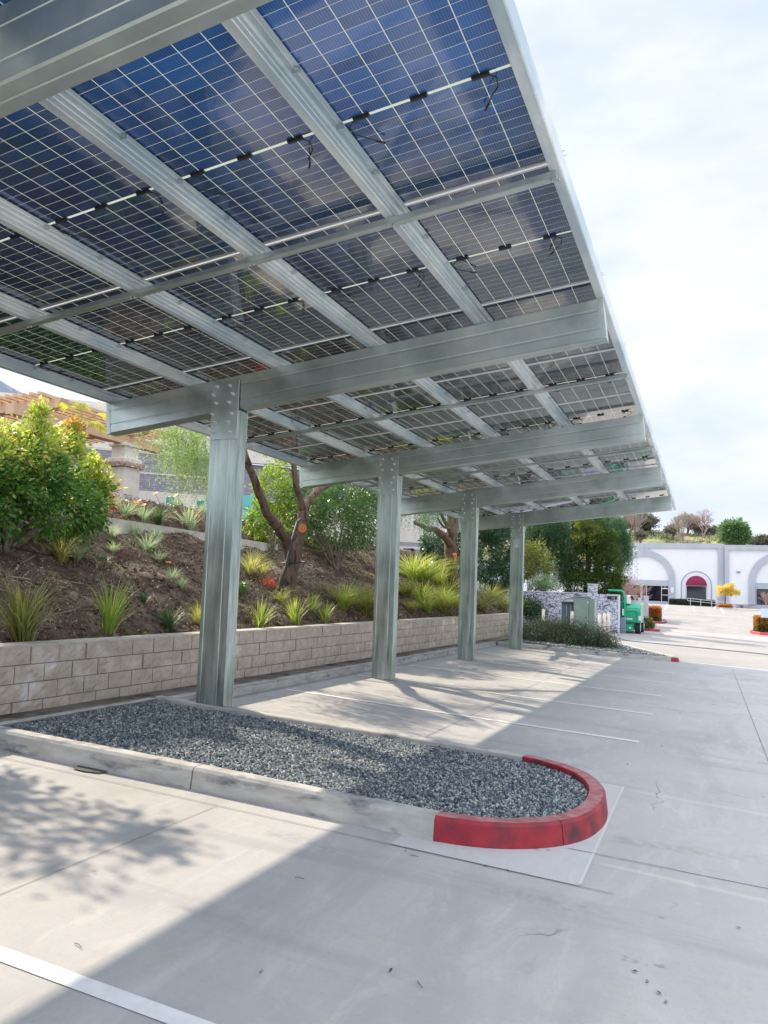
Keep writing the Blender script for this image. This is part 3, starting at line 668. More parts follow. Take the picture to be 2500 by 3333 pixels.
def strands(name, blobs, n, length, m, parent, leaf=.06, lw=.012, step=.05, zmin=None, origin=(0, 0, 0), spread=.05, shell=.2, out=.3):
    """weeping twigs: leaflets hanging along drooping lines"""
    C, D, _ = pts_in(blobs, n, .12, shell, 6); K = int(length/step); t = np.arange(K)*step
    Ls = RNG.uniform(.5, 1.1, n)*length; sw = RNG.normal(size=(n, 2))*spread
    P = C[:, None, :].repeat(K, 1).copy(); P[:, :, 2] -= t[None]; P[:, :, :2] += (D[:, None, :2]*out*(1-np.exp(-t*3))[None, :, None])+sw[:, None, :]*np.sin(t*3)[None, :, None]
    P += RNG.normal(size=P.shape)*.008
    ok = (t[None] < Ls[:, None])
    if zmin is not None: ok &= P[:, :, 2] > zmin
    P = P[ok]; n2 = len(P); Dd = unit(RNG.normal(size=(n2, 3))*np.array([1, 1, .4])+np.array([0, 0, -.9]))
    V = leafquads(P, Dd, leaf*RNG.uniform(.6, 1.2, n2), lw*RNG.uniform(.7, 1.2, n2))-np.array(origin)
    return quads(name, V, m, parent)
BARK = mat('bark', (.10, .06, .04), (.24, .165, .115), scale=7, rough=.95, bump=1, bscale=14, detail=8, stretch=(1, 1, .18), c3=(.045, .03, .022), s3=7, lo3=.5, hi3=.6)
TWIG = mat('grey_twigs', (.13, .10, .08), (.26, .21, .17), scale=8, rough=.9)
PALETWIG = mat('pale_twigs', (.30, .24, .21), (.45, .38, .34), scale=8, rough=.9)
def wob(pts, k=.03, n=3):
    """resample a polyline with slight wander"""
    r = []
    for a, c in zip(pts[:-1], pts[1:]):
        a, c = Vector(a), Vector(c)
        for i in range(n): r.append(a+(c-a)*i/n+Vector((random.uniform(-k, k), random.uniform(-k, k), random.uniform(-k, k)))*(1 if i else .3))
    return r+[Vector(pts[-1])]
def limb(b, pts, r0, r1, k=.03, n=3, sides=10):
    p = wob(pts, k, n); N_ = len(p); b.tube(p, [(r0+(r1-r0)*i/(N_-1))*random.uniform(.92, 1.08) for i in range(N_)], sides)
def twigs(b, base, tips, r=.02, mid=.3):
    for t in tips:
        m_ = Vector(base).lerp(Vector(t), .5)+Vector((random.uniform(-1, 1), random.uniform(-1, 1), random.uniform(0, 1)))*mid*.3
        b.tube([base, m_, t], [r, r*.7, r*.3], 5)
def shrub(name, base, blobs, n, l, w, m, label, cat='shrub', clump=.09, stem_r=.03, nst=7, droop=.2, group=None, shell=.5, per=22, smat=None, extra=None):
    e = empty(name, base, label, cat, group)
    foliage('foliage', blobs, n, l, w, m, e, clump, shell, droop, per, origin=base)
    b = MB(); o = Vector(base)
    for i in range(nst):
        q = blobs[i % len(blobs)]; t = Vector(q[:3])+Vector((random.uniform(-.6, .6)*q[3], random.uniform(-.6, .6)*q[4], random.uniform(-.2, .5)*q[5]))-o
        limb(b, [(random.uniform(-.08, .08), random.uniform(-.08, .08), -.1), t*.35+Vector((0, 0, .1)), t], stem_r, stem_r*.25, .03, 3, 6)
    b.build('stems', smat or TWIG, e, True)
    if extra: foliage('new_growth', extra[0], extra[1], l*.8, w*.8, extra[2], e, .06, .8, -.4, 10, origin=base)
    return e

G_PHOT = leafmat('photinia_leaf', [(.045, .13, .03), (.08, .20, .04), (.15, .28, .055), (.05, .14, .04), (.24, .33, .07)], .3, .3, .5)
G_YEL = leafmat('photinia_young_leaf', [(.22, .36, .07), (.34, .44, .09), (.44, .48, .11), (.16, .30, .05), (.50, .42, .14), (.40, .46, .16)], .35, .45)
G_RED = leafmat('photinia_red_leaf', [(.50, .13, .06), (.55, .22, .09), (.42, .09, .05)], .4, .4)
G_DARK = leafmat('dark_shrub_leaf', [(.018, .05, .02), (.03, .08, .03), (.05, .12, .045), (.02, .06, .03)], .28, .25, .55)
G_OLEA = leafmat('glossy_shrub_leaf', [(.035, .085, .025), (.06, .13, .035), (.10, .18, .05), (.04, .10, .03)], .28, .35, .55)
G_LIME = leafmat('lime_leaf', [(.16, .26, .04), (.24, .34, .06), (.11, .21, .04), (.30, .36, .09)], .4, .5)
G_PEP = leafmat('pepper_leaf', [(.20, .32, .09), (.30, .42, .14), (.13, .23, .07), (.40, .48, .22)], .5, .45)
G_PEPD = leafmat('far_pepper_leaf', [(.06, .13, .06), (.09, .19, .08), (.04, .09, .045), (.14, .24, .10)], .5, .4)
G_JUN = leafmat('juniper_leaf', [(.022, .055, .012), (.045, .095, .018), (.08, .14, .025), (.03, .07, .015), (.12, .17, .03)], .5, .25)
G_TRAIL = leafmat('trailing_leaf', [(.035, .06, .03), (.06, .10, .045), (.09, .13, .065), (.03, .05, .028), (.12, .11, .075)], .5, .3)
GR_LIME = leafmat('strap_grass_leaf', [(.20, .30, .055), (.30, .39, .09), (.11, .19, .035), (.48, .49, .20), (.25, .34, .06)], .4, .45)
GR_OLIVE = leafmat('olive_grass_leaf', [(.14, .17, .04), (.22, .25, .07), (.32, .31, .11), (.08, .12, .03)], .45, .4)
GR_DARK = leafmat('dark_grass_leaf', [(.03, .075, .025), (.05, .11, .04), (.08, .15, .06)], .4, .3)
GR_STRAW = leafmat('straw_grass_leaf', [(.30, .34, .08), (.42, .42, .14), (.22, .28, .06), (.48, .44, .22)], .5, .45)
GR_SILV = leafmat('silver_leaf', [(.26, .36, .20), (.36, .45, .28), (.18, .27, .14), (.46, .52, .32)], .6, .35)
PETAL = leafmat('orange_petal', [(.85, .30, .02), (.90, .40, .03)], .5, .4)
PETAL_R = leafmat('red_petal', [(.80, .10, .02), (.75, .16, .03)], .5, .4)
FLCENTER = mat('flower_eye', (.35, .12, .01), rough=.8)

def clump_mesh(n, h, spread, w, bend, seed):
    rg = np.random.default_rng(seed); out = []
    az = rg.uniform(0, 2*math.pi, n); lean = rg.uniform(.05, 1, n)**.8*spread; hh = h*rg.uniform(.55, 1.1, n)
    for i in range(n):
        d = np.array([math.cos(az[i]), math.sin(az[i]), 0]); s = np.array([-d[1], d[0], 0])*w*.5; base = d*rg.uniform(0, .12)*h+rg.normal(size=3)*np.array([.02, .02, 0])
        T = np.array([0, .35, .7, 1.0]); P = [base+d*(lean[i]*h*(t**1.6)*(1+bend*t))+np.array([0, 0, hh[i]*(t-bend*.55*lean[i]*t**3)]) for t in T]; ww = [.8, 1, .75, .08]
        for a in range(3): out.append([P[a]-s*ww[a], P[a+1]-s*ww[a+1], P[a+1]+s*ww[a+1], P[a]+s*ww[a]])
    return np.array(out)
def blades(name, n, h, spread, w, bend, m, seed):
    """one clump; the pieces of a blade share vertices so a blade keeps one colour"""
    V = clump_mesh(n, h, spread, w, bend, seed); nb = len(V)//3; vs = []; fs = []
    for i in range(nb):
        q = V[i*3:(i+1)*3]; o = len(vs); vs += [q[0][0], q[0][3], q[0][1], q[0][2], q[1][1], q[1][2], q[2][1], q[2][2]]
        fs += [(o, o+2, o+3, o+1), (o+2, o+4, o+5, o+3), (o+4, o+6, o+7, o+5)]
    me = bpy.data.meshes.new(name); me.from_pydata([tuple(v) for v in vs], [], fs); me.materials.append(m); me.update(); return me
KINDS = {}
for kd, (n, sp, w, bend, m) in {'lime': (85, .5, .020, .45, GR_LIME), 'olive': (150, .6, .018, .5, GR_OLIVE), 'dark': (130, .75, .018, .6, GR_DARK), 'straw': (130, .75, .014, .7, GR_STRAW), 'silver': (110, .85, .022, .3, GR_SILV), 'arch': (230, 1.0, .015, 1.0, GR_LIME), 'arch_green': (240, .95, .016, .9, GR_OLIVE)}.items():
    KINDS[kd] = [blades('grass_clump', n, 1.0, sp, w*1.15, bend, m, s_) for s_ in (1, 2, 3)]
def clump(u, v, hpx, kd, label, group='clumps of strap leaves on the slope', k=0, p=None):
    p = p or onslope(u, v); h = hpx*(1.25 if 'arch' in kd else 1.08)*depth(p)/F_PX
    o = bpy.data.objects.new('silver_plant' if kd == 'silver' else 'grass_clump', KINDS[kd][k % 3]); COL.objects.link(o)
    o.location = p-Vector((0, 0, .02)); o.scale = (h*random.uniform(.8, 1.2), h*random.uniform(.8, 1.2), h*random.uniform(.9, 1.08)); o.rotation_euler = (random.uniform(-.22, .22), random.uniform(-.22, .22), random.uniform(0, 6.28))
    return tag(o, label, 'plant' if kd == 'silver' else 'grass clump', group)
CL = [
 (76, 2089, 200, 'olive', 'tall olive strap-leaf clump above the wall at the left edge'),
 (350, 2063, 165, 'lime', 'bright yellow-green strap-leaf clump above the wall between the olive and dark clumps'),
 (553, 2052, 92, 'dark', 'low dark green strap-leaf clump above the wall left of the nearest column'),
 (640, 2030, 88, 'straw', 'straw-tipped clump half hidden behind the nearest column'),
 (200, 1830, 110, 'straw', 'straw-yellow grass clump under the big round bush'),
 (250, 1822, 70, 'silver', 'grey-green tuft just right of the straw clump under the bush'),
 (464, 1962, 50, 'dark', 'small dark tuft upslope from the low dark clump'),
 (337, 1830, 38, 'dark', 'tiny dark tuft in the middle of the bare dirt'),
 (472, 2072, 24, 'lime', 'tiny bright sprig at the top of the wall left of the nearest column'),
 (270, 2085, 26, 'dark', 'flat green weed patch at the top of the wall'),
 (839, 2047, 108, 'lime', 'first yellow clump right of the nearest column, forked, above the wall'),
 (961, 2033, 98, 'lime', 'yellow clump directly below the leaning tree above the wall'),
 (1017, 1992, 62, 'lime', 'narrow upright clump right of the leaning tree roots'),
 (1056, 2026, 80, 'lime', 'green-yellow clump at the wall right of the narrow upright one'),
 (1115, 1984, 96, 'arch', 'arching grass clump upslope left of the second column'),
 (1192, 2002, 110, 'arch_green', 'olive arching clump touching the left side of the second column'),
 (814, 1869, 84, 'straw', 'straw clump just right of the nearest column below the concrete header'),
 (853, 1869, 50, 'straw', 'smaller straw tuft left of the leaning tree'),
 (916, 1962, 60, 'straw', 'thin pale blades at the foot of the leaning tree'),
 (1343, 1893, 95, 'arch', 'highest arching grass right of the second column'),
 (1386, 1898, 90, 'arch', 'arching grass second from the second column, upper row'),
 (1320, 1949, 70, 'arch_green', 'green arching grass against the right side of the second column'),
 (1432, 1905, 66, 'arch', 'upright yellow grass left of the dark tree trunk'),
 (1369, 1961, 70, 'arch', 'full arching grass in the middle of the bed between second and third columns'),
 (1437, 1976, 78, 'arch', 'bright arching grass above the wall between second and third columns'),
 (1465, 1941, 62, 'arch', 'yellow arching grass below the dark tree trunk'),
 (1331, 1989, 46, 'arch_green', 'low green grass on the wall edge right of the second column'),
 (1394, 1996, 66, 'arch', 'arching grass hanging over the wall edge, middle of the bed'),
 (1448, 1999, 60, 'arch_green', 'grass hanging over the wall edge right of the middle one'),
 (1480, 1980, 56, 'arch', 'yellow grass touching the left side of the third column'),
 (1596, 1968, 66, 'arch_green', 'green arching grass between third and fourth columns'),
 (1636, 1989, 62, 'arch_green', 'green arching grass touching the fourth column'),
 (1571, 1990, 56, 'arch_green', 'green arching grass right of the third column on the wall edge'),
 (1571, 1930, 56, 'dark', 'dark grass under the dense dark shrub right of the third column')]
for i, c in enumerate(CL): clump(*c[:4], c[4], k=i)
SV = [(371, 1652, 30, 'upper bed, beside the bush edge'), (403, 1684, 42, 'upper bed, just behind the concrete header at its left end'), (468, 1701, 42, 'upper bed behind the header, left of the dark tuft'),
      (534, 1642, 38, 'upper bed in front of the brick wall'), (576, 1652, 28, 'upper bed under the low orange flower'), (628, 1638, 30, 'upper bed by the pepper foliage, highest one'), (654, 1674, 34, 'upper bed touching the nearest column'),
      (618, 1728, 60, 'large one behind the header near the column'), (441, 1747, 34, 'below the header, on the left'), (510, 1764, 34, 'below the header under its middle joint'), (477, 1797, 44, 'mid slope, below the header tufts'),
      (367, 1752, 32, 'below the header end beside the bush'), (557, 1889, 36, 'lower slope, left of the nearest column'), (515, 1830, 32, 'mid slope among two orange flowers'), (590, 1915, 26, 'lowest, close to the nearest column'), (370, 1800, 30, 'mid slope, near the single red-orange flower')]
for i, (u, v, h, t) in enumerate(SV): clump(u, v, h*1.45, 'silver', 'silvery-green leafy tuft, '+t, 'silver-green tufts on the slope', k=i)
clump(515, 1707, 72, 'dark', 'blue-green spiky tuft standing behind the concrete header', k=1)

# dry weeds and seedlings: thin blades in loose patches
Cw = onhs(30000, -11.9, -7.5, 4.5, 30); kk = (np.sin(Cw[:, 0]*2.3+Cw[:, 1]*1.1)+np.sin(Cw[:, 0]*1.1-Cw[:, 1]*2.7)+RNG.normal(0, .5, len(Cw))) > .95; Cw = Cw[kk]; n = len(Cw)
tag(quads('dry_weeds', leafquads(Cw, unit(np.stack([RNG.normal(0, .5, n), RNG.normal(0, .5, n), np.full(n, .8)], 1)), RNG.uniform(.04, .13, n), RNG.uniform(.006, .012, n)), leafmat('weed_blade', [(.26, .24, .14), (.34, .30, .19), (.18, .22, .09), (.42, .38, .27), (.14, .18, .07)], .7, .3)), 'thin dry weeds and seedlings in loose patches on the dirt slope', 'weeds', kind='stuff')
# orange daisies
def flower_mesh(m, seed):
    rg = np.random.default_rng(seed); b = MB()
    for i in range(13):
        a = 2*math.pi*i/13; d = Vector((math.cos(a), math.sin(a), .15)); s = Vector((-math.sin(a), math.cos(a), 0)); b.add([d*.15, d*.7+s*.17, d, d*.7-s*.17], [(0, 1, 2, 3)])
    me = bpy.data.meshes.new('petals'); me.from_pydata(b.v, [], b.f); me.materials.append(m); return me
FLM = {0: flower_mesh(PETAL, 1), 1: flower_mesh(PETAL_R, 2)}
cb = MB(); cb.tube([(0, 0, -.03), (0, 0, .14)], [.22, .12], 8); cbm = bpy.data.meshes.new('flower_eye'); cbm.from_pydata(cb.v, [], cb.f); cbm.materials.append(FLCENTER)
stm = MB(); stm.tube([(0, 0, 0), (.2, 0, -2.2), (.3, 0, -4.2)], .07, 5); stme = bpy.data.meshes.new('stem'); stme.from_pydata(stm.v, [], stm.f); stme.materials.append(GR_DARK)
FL = [(356, 1556, 0, 'against the stone column'), (505, 1606, 0, 'in front of the grey brick wall'), (573, 1613, 0, 'near the corner of the brick wall'), (443, 1634, 0, 'left of the red pair on the crest'), (477, 1633, 1, 'right one of the deep red flowers on the crest'), (453, 1630, 1, 'small deep red one on the crest'),
      (440, 1645, 0, 'lower left in the crest bunch'), (468, 1644, 0, 'lower right in the crest bunch'), (400, 1645, 0, 'alone left of the crest bunch'), (414, 1667, 1, 'red-orange over the left silver tuft'), (400, 1680, 0, 'golden over the left silver tuft'),
      (569, 1668, 0, 'on bare dirt in the upper bed'), (606, 1671, 0, 'left above the large silver tuft'), (641, 1678, 1, 'close to the nearest column'), (622, 1641, 1, 'dark orange near the pepper foliage'), (609, 1643, 0, 'golden near the pepper foliage'), (422, 1705, 0, 'golden pair hanging over the header'), (443, 1711, 0, 'drooping over the header, right of the pair'),
      (367, 1781, 1, 'single red-orange on the open dirt'), (353, 1733, 0, 'golden below the header end'), (513, 1819, 0, 'mid slope, upper of two'), (548, 1831, 0, 'mid slope, lower of two')]
for u, v, c, t in FL:
    p = onslope(u, v+8) if v > 1640 else onslope(u, max(v+20, 1650)); d = depth(p); r = 10.5*d/F_PX
    q = atX(u, v, p.x+.05)
    e = empty('daisy', q, 'orange daisy flower, '+t, 'flower', 'orange daisies on the slope'); e.scale = (r, r, r); e.rotation_euler = (random.uniform(.2, .7), random.uniform(-.2, .3), random.uniform(-.6, .6))
    for n_, me in (('petals', FLM[c]), ('flower_eye', cbm), ('stem', stme)):
        o = bpy.data.objects.new(n_, me); COL.objects.link(o); o.parent = e

# ------------------------------------------------------------------ shrubs and trees on the slope
B = lambda u, v, ru, rv, X=-9.8: blob(u, v, ru, rv, X=X)
base = tuple(onslope(15, 1785))
low = [B(150, 1640, 190, 115), B(280, 1640, 85, 110), B(-60, 1620, 170, 150), B(60, 1560, 170, 120)]
hi = [B(40, 1500, 120, 85), B(225, 1480, 60, 60), B(20, 1425, 45, 35), B(300, 1500, 25, 45), B(305, 1580, 50, 90), B(-60, 1480, 120, 120), B(120, 1450, 80, 80)]
e = shrub('photinia_bush', base, low, 12500, .10, .042, G_PHOT, 'big round green and gold bush with red tips on the slope, left edge', 'bush', clump=.075, stem_r=.035, nst=12)
foliage('young_foliage', hi, 8500, .09, .040, G_YEL, e, .09, .3, .05, 26, origin=base)
foliage('red_foliage', [B(320, 1545, 25, 45), B(240, 1400, 30, 40), B(350, 1620, 25, 60), B(0, 1440, 60, 40)], 900, .05, .022, G_RED, e, .05, .6, -.5, 8, origin=base)
foliage('tall_sprays', [B(132, 1355, 22, 50), B(118, 1410, 30, 40), B(243, 1412, 18, 42), B(232, 1455, 30, 30), B(60, 1420, 20, 25), B(180, 1450, 16, 26), B(305, 1520, 20, 40)], 2600, .085, .038, G_YEL, e, .05, .2, -.1, 14, origin=base)
b = MB(); o_ = Vector(base)
limb(b, [Vector((0, 0, -.1)), atX(60, 1725, -9.8)-o_, atX(95, 1690, -9.8)-o_], .035, .02, .01); limb(b, [Vector((.05, 0, -.1)), atX(110, 1740, -9.8)-o_, atX(150, 1710, -9.8)-o_], .03, .02, .01)
b.build('low_branch', TWIG, e, True)
base = tuple(onslope(1095, 1852))
shrub('round_shrub', base, [B(1090, 1690, 140, 115, -10.3), B(1000, 1650, 90, 90, -10.3), B(1190, 1680, 80, 110, -10.3), B(1130, 1620, 110, 80, -10.3)], 17000, .11, .036, G_OLEA, 'large glossy dark green shrub right of the leaning tree', 'shrub', clump=.12, stem_r=.03, nst=18, per=18)
base = tuple(onslope(890, 1800))
shrub('lime_shrub', base, [B(885, 1610, 60, 95, -10.8), B(850, 1690, 45, 60, -10.8), B(930, 1540, 40, 60, -10.8), B(880, 1720, 50, 60, -10.8), B(960, 1680, 40, 60, -10.8)], 5200, .10, .05, G_LIME, 'airy lime-green shrub behind the leaning tree trunk', 'shrub', clump=.10, stem_r=.02, nst=8)
base = tuple(onslope(1420, 1885))
shrub('dark_bush', base, [B(1425, 1800, 34, 62, -10.2), B(1400, 1770, 25, 40, -10.2), B(1450, 1830, 30, 45, -10.2), B(1510, 1790, 34, 90, -10.4), B(1500, 1870, 34, 50, -10.4)], 7000, .13, .06, G_DARK, 'dark glossy bush left of the dark tree trunk', 'bush', clump=.12, nst=6)
base = tuple(onslope(1600, 1925))
shrub('dense_shrub', base, [B(1590, 1800, 48, 110, -10.8), B(1640, 1780, 40, 110, -10.8), B(1610, 1720, 60, 50, -10.8), B(1550, 1840, 30, 60, -10.8), B(1620, 1880, 50, 50, -10.6), B(1660, 1850, 30, 70, -10.8)], 17000, .16, .06, G_DARK, 'tall dense dark shrub filling the gap between third and fourth columns', 'shrub', clump=.15, nst=8)
base = tuple(onslope(877, 1915)); shrub('red_twig_plant', base, [B(875, 1900, 14, 14, base[0])], 260, .07, .01, leafmat('red_twig', [(.65, .12, .05), (.75, .25, .12)], .5, .3), 'small coral-red twiggy plant at the foot of the leaning tree', 'plant', clump=.05, stem_r=.006, nst=4, droop=-.5)
base = tuple(onslope(790, 1935)); shrub('weed_plant', base, [B(788, 1915, 16, 16, base[0])], 300, .06, .025, G_PHOT, 'small leafy green weed right beside the nearest column', 'plant', clump=.05, stem_r=.005, nst=4)

# leaning pepper tree, pruned, with a fresh cut
base = onslope(925, 1925); TX = base.x
e = empty('leaning_pepper_tree', base, 'pruned leaning tree with furrowed brown trunk and a round orange saw cut', 'tree')
a_ = lambda u, v, dx=0: atX(u, v, TX+dx)-base
b = MB(); limb(b, [a_(925, 1935), a_(938, 1880), a_(953, 1825), a_(968, 1760), a_(984, 1700), a_(987, 1665)], .21, .12, .012, 4, 14)
limb(b, [a_(950, 1835), a_(932, 1765), a_(907, 1718), a_(869, 1670), a_(846, 1612), a_(822, 1545), a_(790, 1460)], .12, .075, .015, 3, 12)
limb(b, [a_(986, 1670), a_(978, 1620), a_(963, 1578), a_(957, 1520), a_(950, 1440)], .085, .055, .012, 3, 10)
limb(b, [a_(987, 1668), a_(1008, 1628), a_(1037, 1593), a_(1075, 1575), a_(1130, 1520)], .10, .06, .015, 3, 10)
limb(b, [a_(963, 1580), a_(975, 1560), a_(978, 1540)], .04, .02, .005, 2, 8)
limb(b, [a_(930, 1925), a_(900, 1928), a_(880, 1945)], .10, .03, .01, 2, 8); limb(b, [a_(935, 1925), a_(985, 1945), a_(1020, 2010)], .09, .03, .01, 3, 8)
b.build('trunk', BARK, e, True)
b = MB(); q = a_(979, 1721, .0)+Vector((.10, -.10, 0)); nrm = (CAM-(base+q)).normalized(); b.tube([q-nrm*.12, q+nrm*.10], [.115, .10], 18); b.build('limb_stub', BARK, e, True)
b = MB(); b.tube([q+nrm*.101, q+nrm*.104], .098, 20); b.build('saw_cut', mat('fresh_cut_wood', (.62, .19, .05), (.72, .27, .09), scale=30, rough=.7), e)
b = MB(); b.tube([a_(905, 1930, .28), a_(930, 1850, .24), a_(948, 1770, .2), a_(968, 1700, .2), a_(978, 1690, .15)], .035, 8); b.build('drip_pipe', mat('dark_pipe', (.035, .033, .035), rough=.6), e, True)
b = MB()
for u, v, r in ((955, 1830, .27), (975, 1712, .17)):
    c = a_(u, v); b.tube([c+Vector((math.cos(t)*r, math.sin(t)*r, .03*math.sin(t))) for t in lin(0, 6.283, 18)], .014, 6)
b.build('tie_band', BLACKP, e, True)
strands('hanging_foliage', [(-9.6, 11.75, 4.85, .6, .8, .3), (-9.5, 12.35, 4.6, .4, .6, .45), (-9.4, 12.8, 4.2, .3, .35, .4)], 430, 1.05, G_PEP, e, .075, .018, .04, origin=base, out=.15)
CRN = [(-10.6, 12.6, 5.9, 1.1, 1.8, .6), (-10.0, 16.2, 5.9, 1.2, 1.8, .6), (-11.2, 14.6, 6.4, 1.2, 1.6, .6)]
strands('crown', CRN, 560, .7, G_PEP, e, .10, .03, .05, zmin=4.95, origin=base)

base = onslope(1472, 1925); TX = base.x
e = empty('dark_pepper_tree', base, 'dark shaggy-barked tree with an orange blaze left of the third column', 'tree')
a_ = lambda u, v, dx=0: atX(u, v, TX+dx)-base
b = MB(); limb(b, [a_(1470, 1935), a_(1466, 1860), a_(1467, 1800), a_(1470, 1750), a_(1475, 1700), a_(1478, 1640)], .27, .2, .03, 4, 12)
limb(b, [a_(1466, 1775), a_(1445, 1745), a_(1418, 1725), a_(1385, 1718), a_(1350, 1700)], .16, .06, .03, 3, 9); limb(b, [a_(1470, 1750), a_(1450, 1700), a_(1430, 1660)], .1, .05, .03, 3, 8); limb(b, [a_(1472, 1745), a_(1490, 1705), a_(1500, 1660)], .1, .06, .03, 3, 8)
limb(b, [a_(1463, 1722, .3), a_(1445, 1715, .4), a_(1432, 1700, .4), a_(1425, 1685, .4)], .05, .03, .01, 3, 7)
b.build('trunk', BARK, e, True)
b = MB(); qs = [a_(1480, 1803, .27), a_(1483, 1815, .28), a_(1479, 1832, .28)]; b.tube(qs, [.075, .05, .03], 10); b.build('orange_blaze', mat('torn_wood', (.75, .20, .04), (.8, .28, .07), scale=12, rough=.8), e, True)
strands('hanging_foliage', [B(1340, 1655, 60, 25, TX), B(1420, 1650, 60, 25, TX), B(1380, 1690, 40, 20, TX)], 260, .9, G_PEPD, e, .09, .02, .06, origin=base)
strands('crown', [(-10.4, 26.5, 6.2, 1.6, 3, .8), (-10.6, 31, 6.4, 1.6, 3, .8), (-9.6, 22.5, 6.3, 1.3, 2.4, .7)], 620, .9, G_PEPD, e, .13, .04, .06, zmin=5.1, origin=base)
# tree outside the frame on the left whose leaf shadow falls on the foreground stall
base = (-11.3, 6.6, 3.1); e = empty('street_tree', base, 'leafy tree at the top of the slope that shades the foreground stall', 'tree')
b = MB(); limb(b, [(0, 0, -.3), (.05, 0, .6), (.1, 0, 1.2)], .12, .08); twigs(b, (.1, 0, 1.1), [(x, y, z) for x, y, z in ((.5, -.2, 1.9), (-.3, .3, 1.8), (.2, -.9, 1.9), (.6, -.4, 1.6), (-.1, 0, 2.1))], .04); b.build('trunk', BARK, e, True)
foliage('crown', [(-10.9, 6.3, 4.75, .6, .6, .5), (-11.3, 5.6, 5.0, .7, .6, .5), (-11.5, 6.6, 4.6, .6, .6, .5), (-10.4, 6.5, 5.35, .55, .5, .4), (-10.6, 5.4, 5.0, .5, .5, .4)], 3600, .13, .06, G_OLEA, e, .14, .3, .2, 26, origin=base)
#==PART4==
# ------------------------------------------------------------------ building on top of the slope, pergola, palm
STUC = mat('cream_stucco', (.72, .66, .58), (.78, .73, .66), scale=3, rough=.9, bump=.2)
TAN = mat('tan_painted_wood', (.62, .42, .26), (.70, .50, .33), scale=3, rough=.7, bump=.1)
STONEV = mat('cream_stone', (.62, .55, .47), (.74, .68, .60), scale=1.6, rough=.85, bump=.2)
def brickmat(name, c1, c2, c3, mortar, sx, sz, rot=0):
    m = bpy.data.materials.new(name); m.use_nodes = True; t = m.node_tree; b = t.nodes['Principled BSDF']; L = t.links.new
    uv = t.nodes.new('ShaderNodeUVMap'); br = t.nodes.new('ShaderNodeTexBrick'); L(uv.outputs['UV'], br.inputs['Vector'])
    br.inputs['Color1'].default_value = (*c1, 1); br.inputs['Color2'].default_value = (*c2, 1); br.inputs['Mortar'].default_value = (*mortar, 1)
    br.inputs['Scale'].default_value = 1; br.inputs['Brick Width'].default_value = sx; br.inputs['Row Height'].default_value = sz; br.inputs['Mortar Size'].default_value = .012
    n = N(t, 'ShaderNodeTexNoise', i_Scale=1.4, i_Detail=4.0); L(uv.outputs['UV'], n.inputs['Vector'])
    r = N(t, 'ShaderNodeMapRange'); r.inputs['From Min'].default_value = .55; r.inputs['From Max'].default_value = .65; L(n.outputs['Fac'], r.inputs['Value'])
    mx = t.nodes.new('ShaderNodeMixRGB'); mm = N(t, 'ShaderNodeMath', operation='MULTIPLY'); mm.inputs[1].default_value = .5; L(r.outputs[0], mm.inputs[0]); L(mm.outputs[0], mx.inputs['Fac']); L(br.outputs['Color'], mx.inputs['Color1']); mx.inputs['Color2'].default_value = (*c3, 1)
    L(mx.outputs['Color'], b.inputs['Base Color']); b.inputs['Roughness'].default_value = .9
    bp = N(t, 'ShaderNodeBump', i_Strength=.6, i_Distance=.02); L(br.outputs['Fac'], bp.inputs['Height']); bp.invert = True; L(bp.outputs['Normal'], b.inputs['Normal'])
    return m
SLATE = brickmat('slate_grey_brick', (.30, .29, .36), (.38, .36, .42), (.22, .21, .28), (.22, .21, .25), .55, .135)
def wallquad(name, p, q, z0, z1, m, parent, thick=.3):
    """upright slab from p to q with metres as UV"""
    p, q = Vector((*p[:2], 0)), Vector((*q[:2], 0)); d = (q-p).normalized(); n = Vector((-d.y, d.x, 0))*thick; Lx = (q-p).length
    c = [p, q, q+n, p+n]; vs = [(v.x, v.y, z) for z in (z0, z1) for v in c]
    me = bpy.data.meshes.new(name); me.from_pydata(vs, [], [(0, 1, 5, 4), (1, 2, 6, 5), (2, 3, 7, 6), (3, 0, 4, 7), (4, 5, 6, 7)])
    uv = me.uv_layers.new(name='UVMap'); U = [[(0, z0), (Lx, z0), (Lx, z1), (0, z1)], [(0, z0), (thick, z0), (thick, z1), (0, z1)]]
    U += [U[0], U[1], U[1]]
    for pi, poly in enumerate(me.polygons):
        for li, k in zip(poly.loop_indices, U[pi]): uv.data[li].uv = k
    me.materials.append(m); o = bpy.data.objects.new(name, me); COL.objects.link(o); o.parent = parent; return o
bd = empty('hilltop_building', (0, 0, 0), 'cream and slate-grey brick building at the top of the slope', 'building')
P0 = CAM+ray(456, 1475)*41; dr = Vector((.748, .664, 0)); Pz = P0.z
A0, A1 = P0-dr*22, P0+dr*4.6; nb = Vector((dr.y, -dr.x, 0))
wallquad('brick_band', A0, A1, Pz-2.05, Pz, SLATE, bd)
wallquad('plinth', A0+nb*.06, A1-dr*.25+nb*.06, Pz-4, Pz-2.053, STUC, bd, .36)
wallquad('stucco_wall', A0-nb*.05, A1+dr*14-nb*.05, Pz+.003, Pz+2.4, STUC, bd)
wallquad('sill_course', A0+nb*.03, A1+nb*.03, Pz-.003+.0, Pz+.13, STONEV, bd, .33)
wallquad('accent_course', A0+nb*.03, A1+nb*.03, Pz-1.12, Pz-1.02, STONEV, bd, .33)
C0 = A1-nb*.35
wallquad('brick_band', C0, C0+dr*3.8, Pz-3.2, Pz-.05, SLATE, bd)
C1 = C0+dr*3.85-nb*.4
wallquad('brick_band', C1, C1+dr*12, Pz-2.2, Pz-.04, SLATE, bd)
wallquad('plinth', C1+nb*.05, C1+dr*12+nb*.05, Pz-4, Pz-2.203, STUC, bd, .35)
